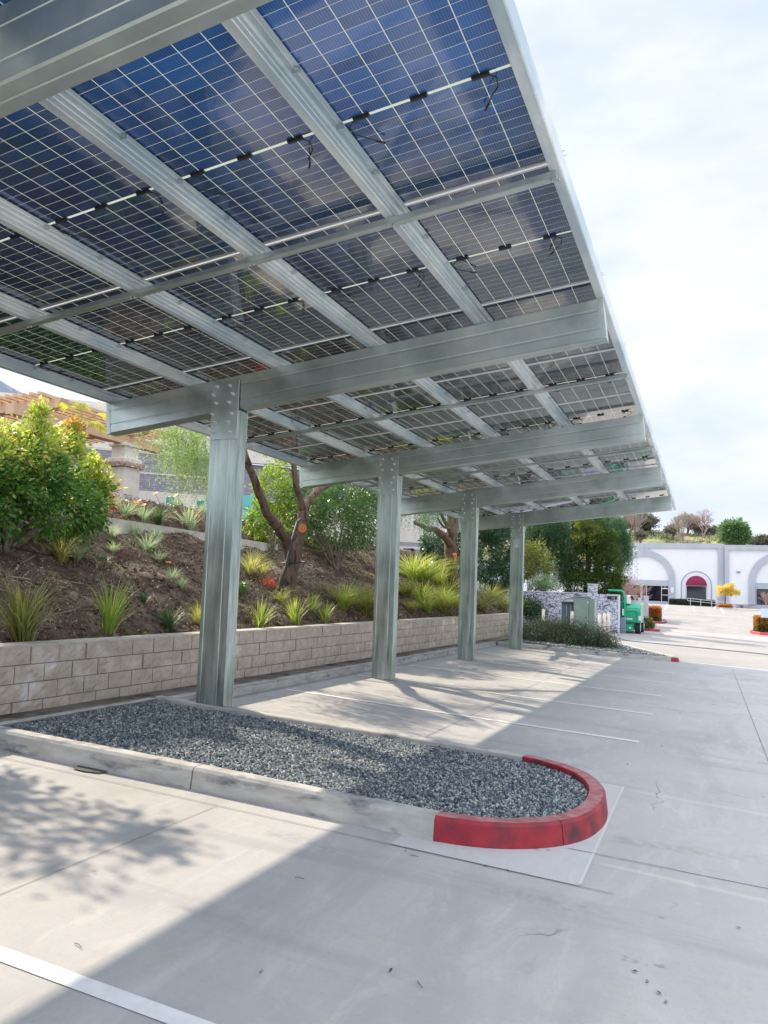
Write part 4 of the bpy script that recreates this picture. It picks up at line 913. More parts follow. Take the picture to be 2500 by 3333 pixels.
wallquad('roof_slab', A0-nb*.1, A1+dr*14-nb*.1, Pz+2.403, Pz+2.6, STUC, bd, 8)
# grey office wall further along behind the second column
q0, q1 = CAM+ray(1250, 1750)*62, CAM+ray(1400, 1750)*62
GW = mat('grey_stucco', (.34, .34, .35), (.40, .40, .41), scale=2, rough=.9)
gb = empty('grey_building', (0, 0, 0), 'plain grey wall with pale reveal lines seen behind the right side of the second column', 'building')
wallquad('wall', q0-Vector((3, 0, 0)), q1+Vector((0, 0, 0)), 0, 9.5, GW, gb, 6)
for v in (1723, 1783):
    z = (CAM+ray(1330, v)*62).z; wallquad('reveal', q0+Vector((-3, -.06, 0)), q1+Vector((0, -.06, 0)), z-.12, z+.12, mat('pale_reveal', (.75, .76, .80), rough=.8), gb, .05)
wallquad('stone_pier', q1+Vector((.01, -.3, 0)), CAM+ray(1455, 1750)*62+Vector((0, -.3, 0)), 0, 10, STONEV, gb, 6.4)
# patio chairs against it
def chair(p, label):
    e = empty('patio_chair', p, label, 'chair', 'dark patio chairs by the grey wall'); m = BLACKP
    for nme, bx in (('seat', (-.28, .28, -.28, .28, .42, .47)), ('backrest', (-.28, .28, .25, .29, .5, 1.0)), ('leg', (-.28, -.24, -.28, -.24, 0, .418)), ('leg', (.24, .28, -.28, -.24, 0, .418)), ('leg', (-.28, -.24, .24, .28, 0, .418)), ('leg', (.24, .28, .24, .28, 0, .418))):
        b = MB(); b.box(*bx); b.build(nme, m, e)
    e.scale = (1.6, 1.6, 1.6)
pz = CAM+ray(1322, 1850)*59; chair(pz, 'dark patio chair near the second column, in front of the grey wall'); 
# pergola
pg = empty('pergola', (0, 0, 0), 'tan timber pergola with open slats on stone-clad columns above the slope', 'pergola')
def stonecol(x, y, zb, zt):
    e = MB(); w = .48
    for i in range(2):
        for k in range(4):
            pass
    e.bbox(x-w, x+w, y-w, y+w, zb, zt-1.02, .02); o = e.build('stone_column', STONEV, pg)
    f = MB(); f.bbox(x-w-.12, x+w+.12, y-w-.12, y+w+.12, zt-1.015, zt-.80, .05); f.build('carved_band', mat('carved_stone', (.26, .16, .13), (.55, .42, .36), scale=9, rough=.9, bump=.6, lo=.4, hi=.6), o)
    f = MB(); f.bbox(x-w-.06, x+w+.06, y-w-.06, y+w+.06, zt-.795, zt-.62, .04); f.bbox(x-w+.08, x+w-.08, y-w+.08, y+w-.08, zt-.615, zt-.12, .01); f.bbox(x-w-.02, x+w+.02, y-w-.02, y+w+.02, zt-.115, zt, .02); f.build('capital', STUC, o)
CX1, CY1 = -23.4, 25.3
stonecol(CX1, CY1, 4.0, 7.6); stonecol(CX1, 20.6, 4.0, 7.6)
b = MB(); b.box(CX1-.2, CX1+.2, 19.3, 27.5, 7.605, 8.0); b.build('header_beam', TAN, pg)
b = MB(); b.box(CX1-5.7, CX1-5.3, 19.3, 27.5, 7.605, 8.0); b.build('header_beam', TAN, pg)
for y in (20.6, 25.3):
    b = MB(); prof = [(-7.5, 8.285), (CX1+23.95+.0, 8.285)]
    # girder with a rounded corbel end
    pts = [(CX1-7.5, 8.40), (CX1-7.5, 8.005), (CX1+.55, 8.005)]+[(CX1+.75+.38*math.sin(t), 8.21-.20*math.cos(t)) for t in lin(0, 1.57, 5)]+[(CX1+1.25, 8.22), (CX1+1.3, 8.40)]
    b.extrude(pts, lambda x, z: Vector((x, y-.19, z)), lambda x, z: Vector((x, y+.19, z))); b.build('girder', TAN, pg)
    b = MB(); pts = [(CX1-.9, 7.87), (CX1+.9, 7.87), (CX1+1.0, 8.0), (CX1+1.0, 8.27), (CX1-.9, 8.27)]
    b.extrude(pts, lambda x, z: Vector((x, y-.18, z-.001)), lambda x, z: Vector((x, y+.18, z-.001))) if False else None
for i in range(18):
    x = CX1+.75-i*.42; b = MB(); b.box(x-.06, x+.06, 19.85, 28.0, 8.405, 8.53); b.build('slat', TAN, pg)
# palm
p = atX(258, 1500, -15.5); p.z = hs(p.x, p.y)
e = empty('fan_palm', p, 'small fan palm with grey trunk in front of the tan pergola', 'palm tree')
tp = atX(266, 1366, -15.5)-p
b = MB(); b.tube([(-.02, 0, -.2), tp*.3, tp*.6+Vector((-.02, 0, 0)), tp*.9, tp], [.22, .17, .15, .13, .09], 12); b.build('trunk', mat('palm_trunk', (.14, .125, .13), (.30, .27, .27), scale=9, rough=.95, bump=1, bscale=12, stretch=(1, 1, 3)), e, True)
PALM = leafmat('palm_leaf', [(.35, .36, .06), (.48, .44, .08), (.22, .28, .05), (.55, .50, .14)], .45, .45)
Vs = []; fb = MB()
for k in range(13):
    az = k*2.4; el = random.uniform(-.35, 1.25); d = Vector((math.cos(az)*math.cos(el), math.sin(az)*math.cos(el), math.sin(el))); L0 = random.uniform(.28, .5); c = tp+d*L0; s = d.cross(Vector((0, 0, 1))).normalized(); upv = s.cross(d)
    fb.tube([tp, tp+d*L0*.5, c], .012, 4)
    for j in range(15):
        a = -1.4+2.8*j/14; dd = (d*math.cos(a)+s*math.sin(a)).normalized(); ll = .44*(.75+.25*math.cos(a)); tip = c+dd*ll+Vector((0, 0, -.22*ll-.1*random.random())); w = upv.cross(dd).normalized()*.02
        m_ = c+dd*ll*.5; Vs.append([c-w*.3, m_-w, tip, m_+w])
quads('fronds', np.array([[tuple(q) for q in r] for r in Vs]), PALM, e); fb.build('stalks', PALM, e)
# turquoise panel, irrigation pipes, crest rocks
p = CAM+ray(800, 1655)*24; b = MB(); b.box(-1.6, .75, 0, .04, -.38, .42); o = b.build('turquoise_panel', mat('turquoise_screen', (.10, .50, .52), (.16, .62, .62), scale=2, rough=.4)); o.location = p; tag(o, 'turquoise screen panel at the top of the slope behind the leaning tree', 'screen')
for i, (u, v, t) in enumerate(((548, 1618, 'under the brick wall, left of the other one'), (648, 1630, 'beside the pepper foliage, right of the other one'))):
    p = CAM+ray(u, v)*27; b = MB(); b.bbox(-.11, .11, 0, .2, -.5, .03, .02); o = b.build('valve_box', mat('green_plastic', (.05, .30, .20), rough=.5)); o.location = p; tag(o, 'small green valve box '+t, 'utility box', 'green valve boxes on the crest')
def pipe(pix, label):
    P = []
    for (u, v) in pix: q = onslope(u, v); P.append(q+Vector((.0, 0, .03)))
    b = MB(); b.tube(P, .011, 6); return tag(b.build('irrigation_pipe', BLACKP, None, True), label, 'pipe')
pipe([(8, 1786), (50, 1790), (90, 1800), (150, 1812), (175, 1816)], 'black irrigation pipe on the dirt below the big round bush')
pipe([(365, 1612), (390, 1622), (430, 1630), (470, 1634), (500, 1640)], 'black irrigation pipe along the slope crest below the stone column')
C = onhs(9000, -15.5, -11.9, 9, 30); n = len(C)
V = leafquads(C+np.array([0, 0, .03]), unit(RNG.normal(size=(n, 3))*np.array([1, 1, .4])), RNG.uniform(.04, .11, n), RNG.uniform(.03, .07, n))
tag(quads('pale_chips', V, islandmat('pale_chip', [(.55, .53, .52), (.42, .40, .39), (.65, .63, .62), (.30, .27, .25)])), 'pale rock chips covering the crest of the slope', 'rock chips', kind='stuff')
# distant mountain, haze painted into its blue-grey colour
vs = []; prof = [(-420, 1170), (-200, 1190), (-60, 1205), (0, 1238), (40, 1262), (80, 1282), (130, 1310), (200, 1350), (320, 1400), (520, 1480), (900, 1640), (1300, 1760)]
rows = []
for k, (dd, f) in enumerate(((520, 1.0), (600, 1.02), (700, .6))):
    row = []
    for u, v in prof:
        q = CAM+ray(u, v)*520; row.append((q.x*dd/520, q.y*dd/520, q.z*f))
    rows.append(row)
rows.insert(0, [(x*.8, y*.8, 0) for x, y, z in rows[0]]); n = len(prof)
me = bpy.data.meshes.new('mountain'); me.from_pydata([p for r in rows for p in r], [], [(j*n+i, j*n+i+1, (j+1)*n+i+1, (j+1)*n+i) for j in range(3) for i in range(n-1)])
o = link('mountain', me, None, mat('mountain_haze_blue', (.16, .19, .24), (.24, .27, .33), scale=.03, rough=1), True); tag(o, kind='structure')

# ------------------------------------------------------------------ utility corner: vine wall, cabinets, bollards
def vinemat():
    m = bpy.data.materials.new('vine_wall'); m.use_nodes = True; t = m.node_tree; b = t.nodes['Principled BSDF']; L = t.links.new
    tcn = t.nodes.new('ShaderNodeTexCoord'); n = N(t, 'ShaderNodeTexNoise', i_Scale=2.2, i_Detail=3.0); L(tcn.outputs['Object'], n.inputs['Vector'])
    ad = N(t, 'ShaderNodeVectorMath', operation='MULTIPLY_ADD'); ad.inputs[1].default_value = (.55, .55, .55); L(n.outputs['Color'], ad.inputs[0])
    mp = t.nodes.new('ShaderNodeMapping'); mp.inputs['Scale'].default_value = (1, 1, 2.0); mp.inputs['Rotation'].default_value = (0, .35, 0); L(tcn.outputs['Object'], mp.inputs['Vector']); L(mp.outputs['Vector'], ad.inputs[2])
    fac = None
    for s, w in ((2.6, .075), (5.5, .055)):
        vo = N(t, 'ShaderNodeTexVoronoi', feature='DISTANCE_TO_EDGE', i_Scale=s); L(ad.outputs[0], vo.inputs['Vector'])
        r = N(t, 'ShaderNodeMapRange'); r.inputs['From Min'].default_value = w*.35; r.inputs['From Max'].default_value = w; r.inputs['To Min'].default_value = 1; r.inputs['To Max'].default_value = 0; L(vo.outputs['Distance'], r.inputs['Value'])
        if fac is None: fac = r.outputs[0]
        else:
            k = N(t, 'ShaderNodeMath', operation='MAXIMUM'); L(fac, k.inputs[0]); L(r.outputs[0], k.inputs[1]); fac = k.outputs[0]
    mx = t.nodes.new('ShaderNodeMixRGB'); L(fac, mx.inputs['Fac']); mx.inputs['Color1'].default_value = (.66, .67, .74, 1); mx.inputs['Color2'].default_value = (.12, .125, .18, 1)
    L(mx.outputs[0], b.inputs['Base Color']); b.inputs['Roughness'].default_value = .9; return m
VW = vinemat(); WHT = mat('white_coping', (.70, .72, .80), rough=.8)
vw = empty('vine_wall', (0, 0, 0), 'low white wall laced with dark creeper branches behind the far island', 'wall')
zb_ = -.4
b = MB(); b.box(-13, -5.96, 42.0, 42.3, zb_, 1.86); b.box(-5.955, -5.48, 41.97, 42.35, zb_, 2.36); b.box(-5.475, -4.95, 42.0, 42.3, zb_, 1.86); b.build('wall_face', VW, vw)
b = MB(); b.box(-4.945, -4.36, 41.97, 42.6, zb_, 1.80); b.build('end_pier', VW, vw)
b = MB(); b.box(-13, -5.96, 41.97, 42.33, 1.863, 1.90); b.box(-5.98, -5.46, 41.95, 42.38, 2.363, 2.40); b.box(-4.96, -4.32, 41.95, 42.62, 1.803, 1.86); b.box(-4.357, -4.32, 41.96, 42.62, zb_, 1.80); b.build('coping', WHT, vw)
b = MB(); b.box(-4.92, -4.42, 41.93, 41.965, 1.60, 1.76); o = b.build('address_plate', BLACKP, vw)
for i in range(3): b = MB(); b.box(-4.70+i*.07, -4.66+i*.07, 41.922, 41.927, 1.655, 1.71); b.build('plate_mark', mat('plate_mark', (.5, .5, .5), rough=.6), o)
GG = mat('utility_green', (.20, .27, .22), (.25, .32, .27), scale=3, rough=.55, bump=.03); GG2 = mat('utility_green_side', (.42, .50, .45), rough=.55)
ub = empty('utility_cabinet', (0, 0, 0), 'tall grey-green steel utility cabinet in front of the vine wall', 'cabinet')
b = MB(); b.bbox(-6.15, -5.45, 38.6, 39.5, -.3, 1.66, .02); b.box(-5.445, -5.17, 38.75, 39.45, -.3, 1.60); b.build('body', GG, ub)
b = MB(); b.box(-6.18, -5.42, 38.57, 39.53, 1.663, 1.71); b.build('lid', GG, ub)
b = MB(); b.box(-5.165, -5.155, 38.8, 39.4, -.2, 1.55); b.build('side_door', GG2, ub)
for z in (.3, 1.35): b = MB(); b.box(-5.47, -5.43, 38.57, 38.595, z, z+.12); b.build('hinge', STEELBOLT, ub)
tb = empty('transformer_box', (0, 0, 0), 'open dark grey electrical box standing left of the tall green cabinet', 'electrical box')
DG = mat('dark_grey_paint', (.10, .13, .15), (.14, .17, .19), scale=3, rough=.5)
b = MB(); b.bbox(-6.85, -6.2, 39.2, 40, -.3, 1.38, .02); b.build('body', DG, tb)
b = MB(); b.box(-6.90, -6.17, 39.05, 40.02, 1.383, 1.43); b.build('lid', GG, tb)
for x in (-6.62, -6.42): b = MB(); b.box(x, x+.07, 39.12, 39.19, -.3, 1.25); b.build('conduit', GG, tb)
BOL = mat('cream_bollard', (.62, .52, .43), (.68, .58, .49), scale=5, rough=.6)
first = None
for u, v, t in ((1769, 1983, 'farthest left, before the dark electrical box'), (1862, 1990, 'at the left edge of the tall green cabinet'), (1952, 1998.5, 'left of the three bollards at the wall end'), (1969, 1996.5, 'middle of the three bollards at the wall end'), (1981.5, 1995, 'right of the three bollards at the wall end')):
    p = atY(u, v, 37.0); b = MB(); zt = p.z+.02
    b.tube([(0, 0, 0), (0, 0, zt+.35-.05)], .078, 14); e = empty('bollard', (p.x, p.y, -.35), 'cream steel bollard '+t, 'bollard', 'cream bollards by the utility cabinets')
    b.build('post', BOL, e, True); b = MB(); b.tube([(0, 0, zt+.3), (0, 0, zt+.335), (0, 0, zt+.35)], [.078, .06, .02], 14); b.build('cap', BOL, e, True)

# trailing shrub on the far island
BY = lambda u, v, ru, rv, Y, rd=None: blob(u, v, ru, rv, Y=Y, rd=rd)
base = (-4.3, 28.3, gz(-4.3, 28.3)+.08)
e = empty('trailing_shrub', base, 'wide dark feathery shrub sprawling over the far island', 'shrub')
TB = [BY(1755, 2045, 65, 45, 28.6, 80), BY(1840, 2040, 75, 40, 28.6, 80), BY(1920, 2060, 60, 36, 28.4, 70), BY(1975, 2082, 38, 22, 28.0, 50), BY(1870, 2075, 110, 28, 27.8, 60), BY(1730, 2080, 40, 26, 27.6, 40)]
strands('fronds', TB, 2300, .55, G_TRAIL, e, .085, .02, .035, zmin=-.12, origin=base, out=.55, shell=.3)
foliage('inner_foliage', TB, 6500, .07, .02, G_TRAIL, e, .14, .3, .1, 24, origin=base)
b = MB()
for i in range(30):
    a = random.uniform(0, 6.28); rr_ = random.uniform(.5, 1.9); tx = Vector((math.cos(a)*rr_*1.1, math.sin(a)*rr_*.5, random.uniform(.1, .75))); b.tube([(tx.x*.15, tx.y*.15, 0), tx*.6+Vector((0, 0, .25)), tx], [.02, .014, .006], 5)
b.build('stems', TWIG, e)

# junipers, peppers and bushes behind the vine wall
base = (-6.6, 46.5, 1.3); e = empty('juniper_tree', base, 'dense dark green twisted juniper standing behind the vine wall', 'tree')
JB = [BY(1935, 1820, 55, 70, 46), BY(1985, 1850, 40, 60, 45.5), BY(1900, 1745, 35, 55, 46), BY(1955, 1760, 45, 45, 46), BY(1880, 1900, 50, 35, 45.5), BY(1960, 1905, 55, 35, 45.2), BY(1905, 1840, 40, 60, 46), BY(2010, 1815, 20, 28, 45.3), BY(1915, 1700, 45, 40, 46), BY(1985, 1925, 30, 22, 45), BY(2010, 1890, 24, 30, 45.2)]
foliage('crown', JB, 24000, .15, .055, G_JUN, e, .17, .82, -.35, 60, origin=base)
foliage('golden_foliage', [BY(1890, 1720, 22, 35, 45.2), BY(1905, 1695, 25, 25, 45.2), BY(1880, 1755, 15, 20, 45.2), BY(1940, 1745, 20, 30, 45.1)], 2600, .13, .05, leafmat('golden_juniper', [(.13, .17, .03), (.22, .24, .05), (.08, .12, .03)], .5, .35), e, .1, .6, -.4, 30, origin=base)
b = MB(); o_ = Vector(base); limb(b, [(0, 0, -.3), BY(1915, 1830, 1, 1, 46.2)[:3]-o_ if False else Vector(BY(1915, 1830, 1, 1, 46.2)[:3])-o_, Vector(BY(1920, 1720, 1, 1, 46.2)[:3])-o_], .22, .08, .05); limb(b, [(0, 0, 0), Vector(BY(1960, 1850, 1, 1, 46)[:3])-o_], .12, .05); b.build('trunk', BARK, e, True)
base = (-9.6, 48, 1.3); e = empty('weeping_pepper_tree', base, 'weeping pale green pepper tree left of the juniper behind the vine wall', 'tree')
strands('hanging_foliage', [BY(1790, 1700, 80, 45, 46.8, 60), BY(1850, 1735, 45, 50, 46.3, 50), BY(1740, 1720, 40, 45, 46.8, 50), BY(1820, 1790, 50, 50, 46.3, 45), BY(1780, 1670, 90, 30, 47, 60), BY(1720, 1790, 30, 40, 47.2, 50), BY(1850, 1830, 40, 40, 46.6, 40)], 2800, 1.7, G_PEPD, e, .15, .035, .075, origin=base, out=.3)
b = MB(); o_ = Vector(base); limb(b, [(0, 0, -.3), (.2, 0, 2.0), (.9, .2, 4.2)], .2, .1, .05); limb(b, [(.2, 0, 2.0), (-.8, .1, 4.4)], .12, .06, .05); limb(b, [(.9, 0, 3.6), (2.2, 0, 4.8)], .1, .05, .05); b.build('trunk', BARK, e, True)
base = (-5.4, 53, 1.0); e = empty('weeping_pepper_tree', base, 'tall weeping pepper tree to the right of and behind the juniper', 'tree')
strands('hanging_foliage', [BY(2000, 1690, 42, 40, 50.5, 50), BY(1965, 1700, 40, 40, 50.8, 50), BY(2025, 1735, 24, 40, 50.3, 40), BY(2000, 1760, 40, 40, 50.3, 40), BY(1940, 1670, 50, 30, 50.8, 50), BY(2030, 1780, 12, 35, 50, 20)], 2000, 1.9, G_PEPD, e, .16, .04, .08, origin=base, out=.3)
b = MB(); limb(b, [(0, 0, -.3), (-.1, 0, 3.0), (.3, 0, 6.2)], .24, .1, .06); limb(b, [(-.1, 0, 3.0), (.9, 0, 6)], .12, .06, .05); b.build('trunk', BARK, e, True)
base = (-10, 45.5, 1.4)
shrub('gold_green_bush', base, [BY(1725, 1800, 26, 30, 44.8), BY(1755, 1822, 30, 26, 44.6), BY(1715, 1855, 22, 34, 44.6), BY(1780, 1845, 22, 22, 44.6), BY(1740, 1860, 30, 24, 44.5), BY(1745, 1780, 16, 16, 44.8)], 4200, .13, .06, leafmat('gold_leaf', [(.26, .28, .06), (.18, .24, .06), (.38, .36, .12), (.10, .15, .04)], .4, .4), 'yellow-green bush right of the fourth column above the vine wall', 'bush', clump=.2, nst=5)
base = (-9.3, 43.6, 1.5)
shrub('pale_bush', base, [BY(1775, 1895, 32, 24, 43.5), BY(1750, 1905, 30, 16, 43.5), BY(1800, 1910, 20, 14, 43.5)], 2600, .11, .05, GR_SILV, 'pale yellow-green bush leaning over the left top of the vine wall', 'bush', clump=.14, nst=4)
base = (-8.6, 40.0, -.1)
shrub('low_bush', base, [BY(1725, 1975, 32, 34, 40.5), BY(1745, 2000, 26, 26, 40)], 2600, .16, .05, G_DARK, 'dark spiky bush just right of the fourth column before the vine wall', 'bush', clump=.16, nst=4, droop=-.4)

# ------------------------------------------------------------------ green boom lift
LG = mat('machine_green', (.006, .34, .17), (.008, .40, .21), scale=3, rough=.32, coat=.4); LG2 = mat('dark_machine_green', (.004, .16, .08), rough=.4)
TYRE = mat('tyre_rubber', (.012, .013, .016), (.03, .03, .033), scale=12, rough=.85); GREYP = mat('grey_panel', (.25, .31, .37), rough=.5); PALEM = mat('pale_metal', (.68, .74, .74), rough=.4)
lf = empty('boom_lift', (0, 0, 0), 'green boom lift with rounded engine hood and big black tyres parked beside the vine wall', 'machine')
zg = -.27
def wheel(x, y):
    b = MB(); N_ = 26; prof = [(-.13, .27), (-.14, .33), (-.115, .365), (.115, .365), (.14, .33), (.13, .27)]
    vs = []; fs = []
    for i in range(N_):
        a = 2*math.pi*i/N_
        for dx, r in prof: rr_ = r+(.012 if i % 2 else 0)*(r > .34); vs.append((dx, math.cos(a)*rr_, math.sin(a)*rr_))
    m_ = len(prof)
    for i in range(N_):
        for k in range(m_-1): fs.append((i*m_+k, ((i+1) % N_)*m_+k, ((i+1) % N_)*m_+k+1, i*m_+k+1))
    b.add([(x+p[0], y+p[1], zg+.38+p[2]) for p in vs], fs); w = b.build('wheel', TYRE, lf)
    b = MB(); b.tube([(x-.125, y, zg+.38), (x+.125, y, zg+.38)], .28, 20); b.tube([(x+.126, y, zg+.38), (x+.15, y, zg+.38)], .1, 10); b.build('rim', PALEM, w)
for x in (-3.53, -5.45):
    for y in (44.4, 46.9): wheel(x, y)
b = MB(); b.bbox(-5.25, -3.72, 44.05, 47.3, zg+.2, zg+.62, .04); b.bbox(-5.1, -3.80, 44.0, 44.04+.3, zg+.14, zg+.55, .02); b.build('chassis', LG, lf)
b = MB(); b.box(-3.98, -3.86, 43.985, 43.995, zg+.28, zg+.38); b.build('marker_plate', PALEM, lf)
# hood: rounded section swept across
sec = [(43.95, .62), (43.95, 1.25), (43.99, 1.45), (44.12, 1.62), (44.40, 1.72), (45.6, 1.72), (45.9, 1.62), (46.0, 1.4), (46.0, .62)]
b = MB(); xs_ = [(-4.18, .92), (-4.12, 1.0), (-3.55, 1.0), (-3.42, .95), (-3.36, .86)]
rows = []
for x, s_ in xs_: rows.append([(x, 44.95+(y-44.95)*(.96+.04*s_), zg+.62+(z-.62)*s_+0.0) for y, z in sec])
k_ = len(sec); b.add([p for r in rows for p in r], [(i*k_+j, i*k_+j+1, (i+1)*k_+j+1, (i+1)*k_+j) for i in range(len(xs_)-1) for j in range(k_-1)]+[tuple(range(k_-1, -1, -1)), tuple((len(xs_)-1)*k_+j for j in range(k_))]); b.build('hood', LG, lf)
b = MB(); b.tube([(-4.12, 43.93, zg+1.25), (-3.66, 43.93, zg+1.27), (-3.58, 43.93, zg+1.2), (-3.58, 43.93, zg+.66), (-4.14, 43.93, zg+.66)], .014, 6); b.build('hood_guard', LG2, lf)
b = MB(); b.box(-3.47, -3.33, 43.93, 43.948, zg+.75, zg+1.0); b.box(-4.1, -3.8, 43.935, 43.947, zg+.78, zg+.86); b.build('decal', PALEM, lf)
b = MB(); b.bbox(-5.0, -4.22, 44.0, 45.8, zg+.64, zg+1.75, .03); b.build('turret', LG2, lf)
b = MB(); b.tube([(-5.1, 43.9, zg+2.36), (-4.4, 43.9, zg+2.36), (-4.28, 43.9, zg+2.28), (-4.22, 43.9, zg+1.9), (-4.2, 43.9, zg+.7)], .06, 8); b.tube([(-4.33, 43.95, zg+2.25), (-4.35, 43.95, zg+.7)], .03, 6); b.build('boom_frame', LG, lf)
b = MB(); b.bbox(-4.14, -3.92, 44.0, 44.5, zg+1.66, zg+2.12, .05); b.build('hydraulic_tank', mat('white_tank', (.75, .80, .80), rough=.4), lf)
b = MB(); b.tube([(-3.84, 44.0, zg+2.02), (-3.84, 44.12, zg+2.02)], .075, 12); b.build('work_lamp', BLACKP, lf)
b = MB(); b.bbox(-4.42, -4.14, 43.75, 44.2, zg+.02, zg+.88, .02); b.build('control_box', GREYP, lf)
b = MB(); b.bbox(-4.34, -4.22, 43.85, 43.97, zg+1.0, zg+1.35, .01); b.build('valve_block', PALEM, lf)

# ------------------------------------------------------------------ commercial building across the lane
WW = mat('white_stucco', (.76, .77, .80), (.80, .81, .84), scale=.8, rough=.9, bump=.1)
GREYB = mat('blue_grey_band', (.40, .43, .49), (.46, .48, .54), scale=.8, rough=.9, bump=.1)
GLASS = mat('dark_glass', (.006, .008, .02), rough=.05, spec=.7); FRM = mat('window_frame_alu', (.62, .63, .64), rough=.4, metal=.4)
BURG = mat('burgundy_canvas', (.20, .008, .055), (.26, .012, .07), scale=6, rough=.8)
YB = 100.0
def arcband(b, cx, cz, r0, r1, y0, y1, n=28, a0=0, a1=math.pi):
    for i in range(n):
        a, c = a0+(a1-a0)*i/n, a0+(a1-a0)*(i+1)/n
        P = [(cx+r*math.cos(t), cz+r*math.sin(t)) for t, r in ((a, r0), (a, r1), (c, r1), (c, r0))]
        b.add([(x, y, z) for y in (y0, y1) for x, z in P], [(0, 1, 2, 3), (7, 6, 5, 4), (0, 4, 5, 1), (1, 5, 6, 2), (2, 6, 7, 3), (3, 7, 4, 0)])
def unit_building(x0, x1, ztop, arches, label, name, yf):
    e = empty(name, (0, 0, 0), label, 'building')
    b = MB(); b.box(x0, x1, yf, yf+25, -2, ztop-.02); b.build('wall', WW, e)
    b = MB(); b.box(x0-.0, x1+.0, yf-.24, yf-.002, ztop-.56, ztop); b.box(x0, x1, yf-.002, yf+25.05, ztop-.018, ztop+.05); b.build('parapet_band', GREYB, e)
    b = MB(); b.box(x0, x1, yf-.08, yf-.003, -2, 1.45); b.build('base_band', mat('base_grey', (.42, .45, .50), rough=.9), e)
    for ax in arches:
        b = MB(); arcband(b, ax, 4.15, 2.9, 3.63, yf-.24, yf-.003); b.box(ax-3.63, ax-2.9, yf-.24, yf-.003, 1.46, 4.15); b.box(ax+2.9, ax+3.63, yf-.24, yf-.003, 1.46, 4.15); b.box(ax-.57, ax+.57, yf-.237, yf-.004, 7.70, ztop-.565); b.box(ax-2.89, ax+2.89, yf-.09, yf-.004, 3.44, 4.05); b.build('arch_band', GREYB, e)
        b = MB(); b.box(ax-2.89, ax+2.89, yf-.05, yf-.0045, 1.0, 3.435); st = b.build('storefront', GLASS, e)
        b = MB()
        for xx, w in ((ax-2.85, .05), (ax-.45, .25), (ax+.25, .07), (ax+2.02, .07), (ax+2.82, .06)): b.box(xx, xx+w, yf-.075, yf-.052, 1.1, 3.42)
        b.box(ax-2.88, ax+2.88, yf-.0745, yf-.0525, 3.36, 3.43); b.box(ax-2.88, ax+2.0, yf-.0745, yf-.0525, 1.1, 1.2); b.build('window_frame', FRM, st)
        d = MB(); d.box(ax+2.1, ax+2.8, yf-.07, yf-.055, 1.12, 1.42); d.box(ax+2.1, ax+2.8, yf-.07, yf-.055, 2.2, 2.28); d.box(ax+2.1, ax+2.8, yf-.07, yf-.055, 2.98, 3.12); d.build('door', FRM, e)
        d = MB(); d.box(ax+2.36, ax+2.56, yf-.07, yf-.056, 3.2, 3.29); d.build('door_number', mat('dim_mark', (.45, .47, .5), rough=.6), e)
    return e
bA = unit_building(-11.6, 1.92, 8.66, [-7.25], 'white commercial building with blue-grey arches and a burgundy awning across the lane', 'arched_building', YB)
b = MB(); b.box(1.25, 1.915, YB-.24, YB-.004, 1.46, 8.09); b.build('pilaster', GREYB, bA)
b = MB(); b.box(-7.27, -7.24, YB-.247, YB-.241, 7.0, 8.6); b.build('control_joint', mat('joint_grey', (.30, .32, .36), rough=.9), bA)
b = MB(); arcband(b, -1.19, 3.55, 1.64, 1.76, YB-.05, YB-.003, 24); b.box(-2.95, -2.83, YB-.05, YB-.003, 1.46, 3.55); b.box(.45, .57, YB-.05, YB-.003, 1.46, 3.55); b.build('niche_trim', mat('violet_grey_trim', (.36, .38, .50), rough=.9), bA)
b = MB(); b.box(-2.33, -.05, YB-.04, YB-.004, 1.5, 3.52); wv = b.build('display_window', GLASS, bA)
b = MB(); b.box(-2.38, -2.30, YB-.06, YB-.042, 1.5, 3.5); b.box(-.08, 0, YB-.06, YB-.042, 1.5, 3.5); b.box(-2.295, -.085, YB-.06, YB-.042, 3.44, 3.52); b.box(-2.295, -.085, YB-.06, YB-.042, 1.5, 1.58); b.build('window_frame', FRM, wv)
b = MB(); n = 14
for i in range(n):
    for j in range(5):
        def sp_(i_, j_):
            a = math.pi*i_/n; t = (math.pi/2)*j_/5; return (-1.19+1.2*math.cos(a), YB-.01-.75*math.sin(t)*math.sin(a)**.6-.0, 3.54+1.2*math.sin(a)*math.cos(t)**1.0)
        b.add([sp_(i, j), sp_(i, j+1), sp_(i+1, j+1), sp_(i+1, j)], [(0, 1, 2, 3)])
b.build('awning', BURG, bA)
b = MB(); b.box(-4.1, -3.75, YB-.27, YB-.242, 2.55, 3.2); b.build('wall_plaque', mat('pale_plaque', (.72, .76, .82), rough=.6), bA)
bB = unit_building(1.95, 42, 8.48, [8.2, 22], 'second white unit with a blue-grey arch, right edge of the photo', 'arched_building', YB-.35)
b = MB(); b.box(1.945, 2.44, YB-.61, YB-.353, 1.46, 7.91); b.build('pilaster', GREYB, bB)
b = MB(); b.box(3.28, 3.68, YB-.50, YB-.353, 5.2, 5.38); b.build('wall_light', GREYP, bB)
for i, c in enumerate(((.30, .28, .33), (.14, .10, .12), (.42, .33, .31), (.34, .32, .36))):
    b = MB(); b.box(3.3+i*.36, 3.62+i*.36, YB-.45, YB-.435, 1.02, 1.32); b.build('tile', mat('tile', c, rough=.6), bB)
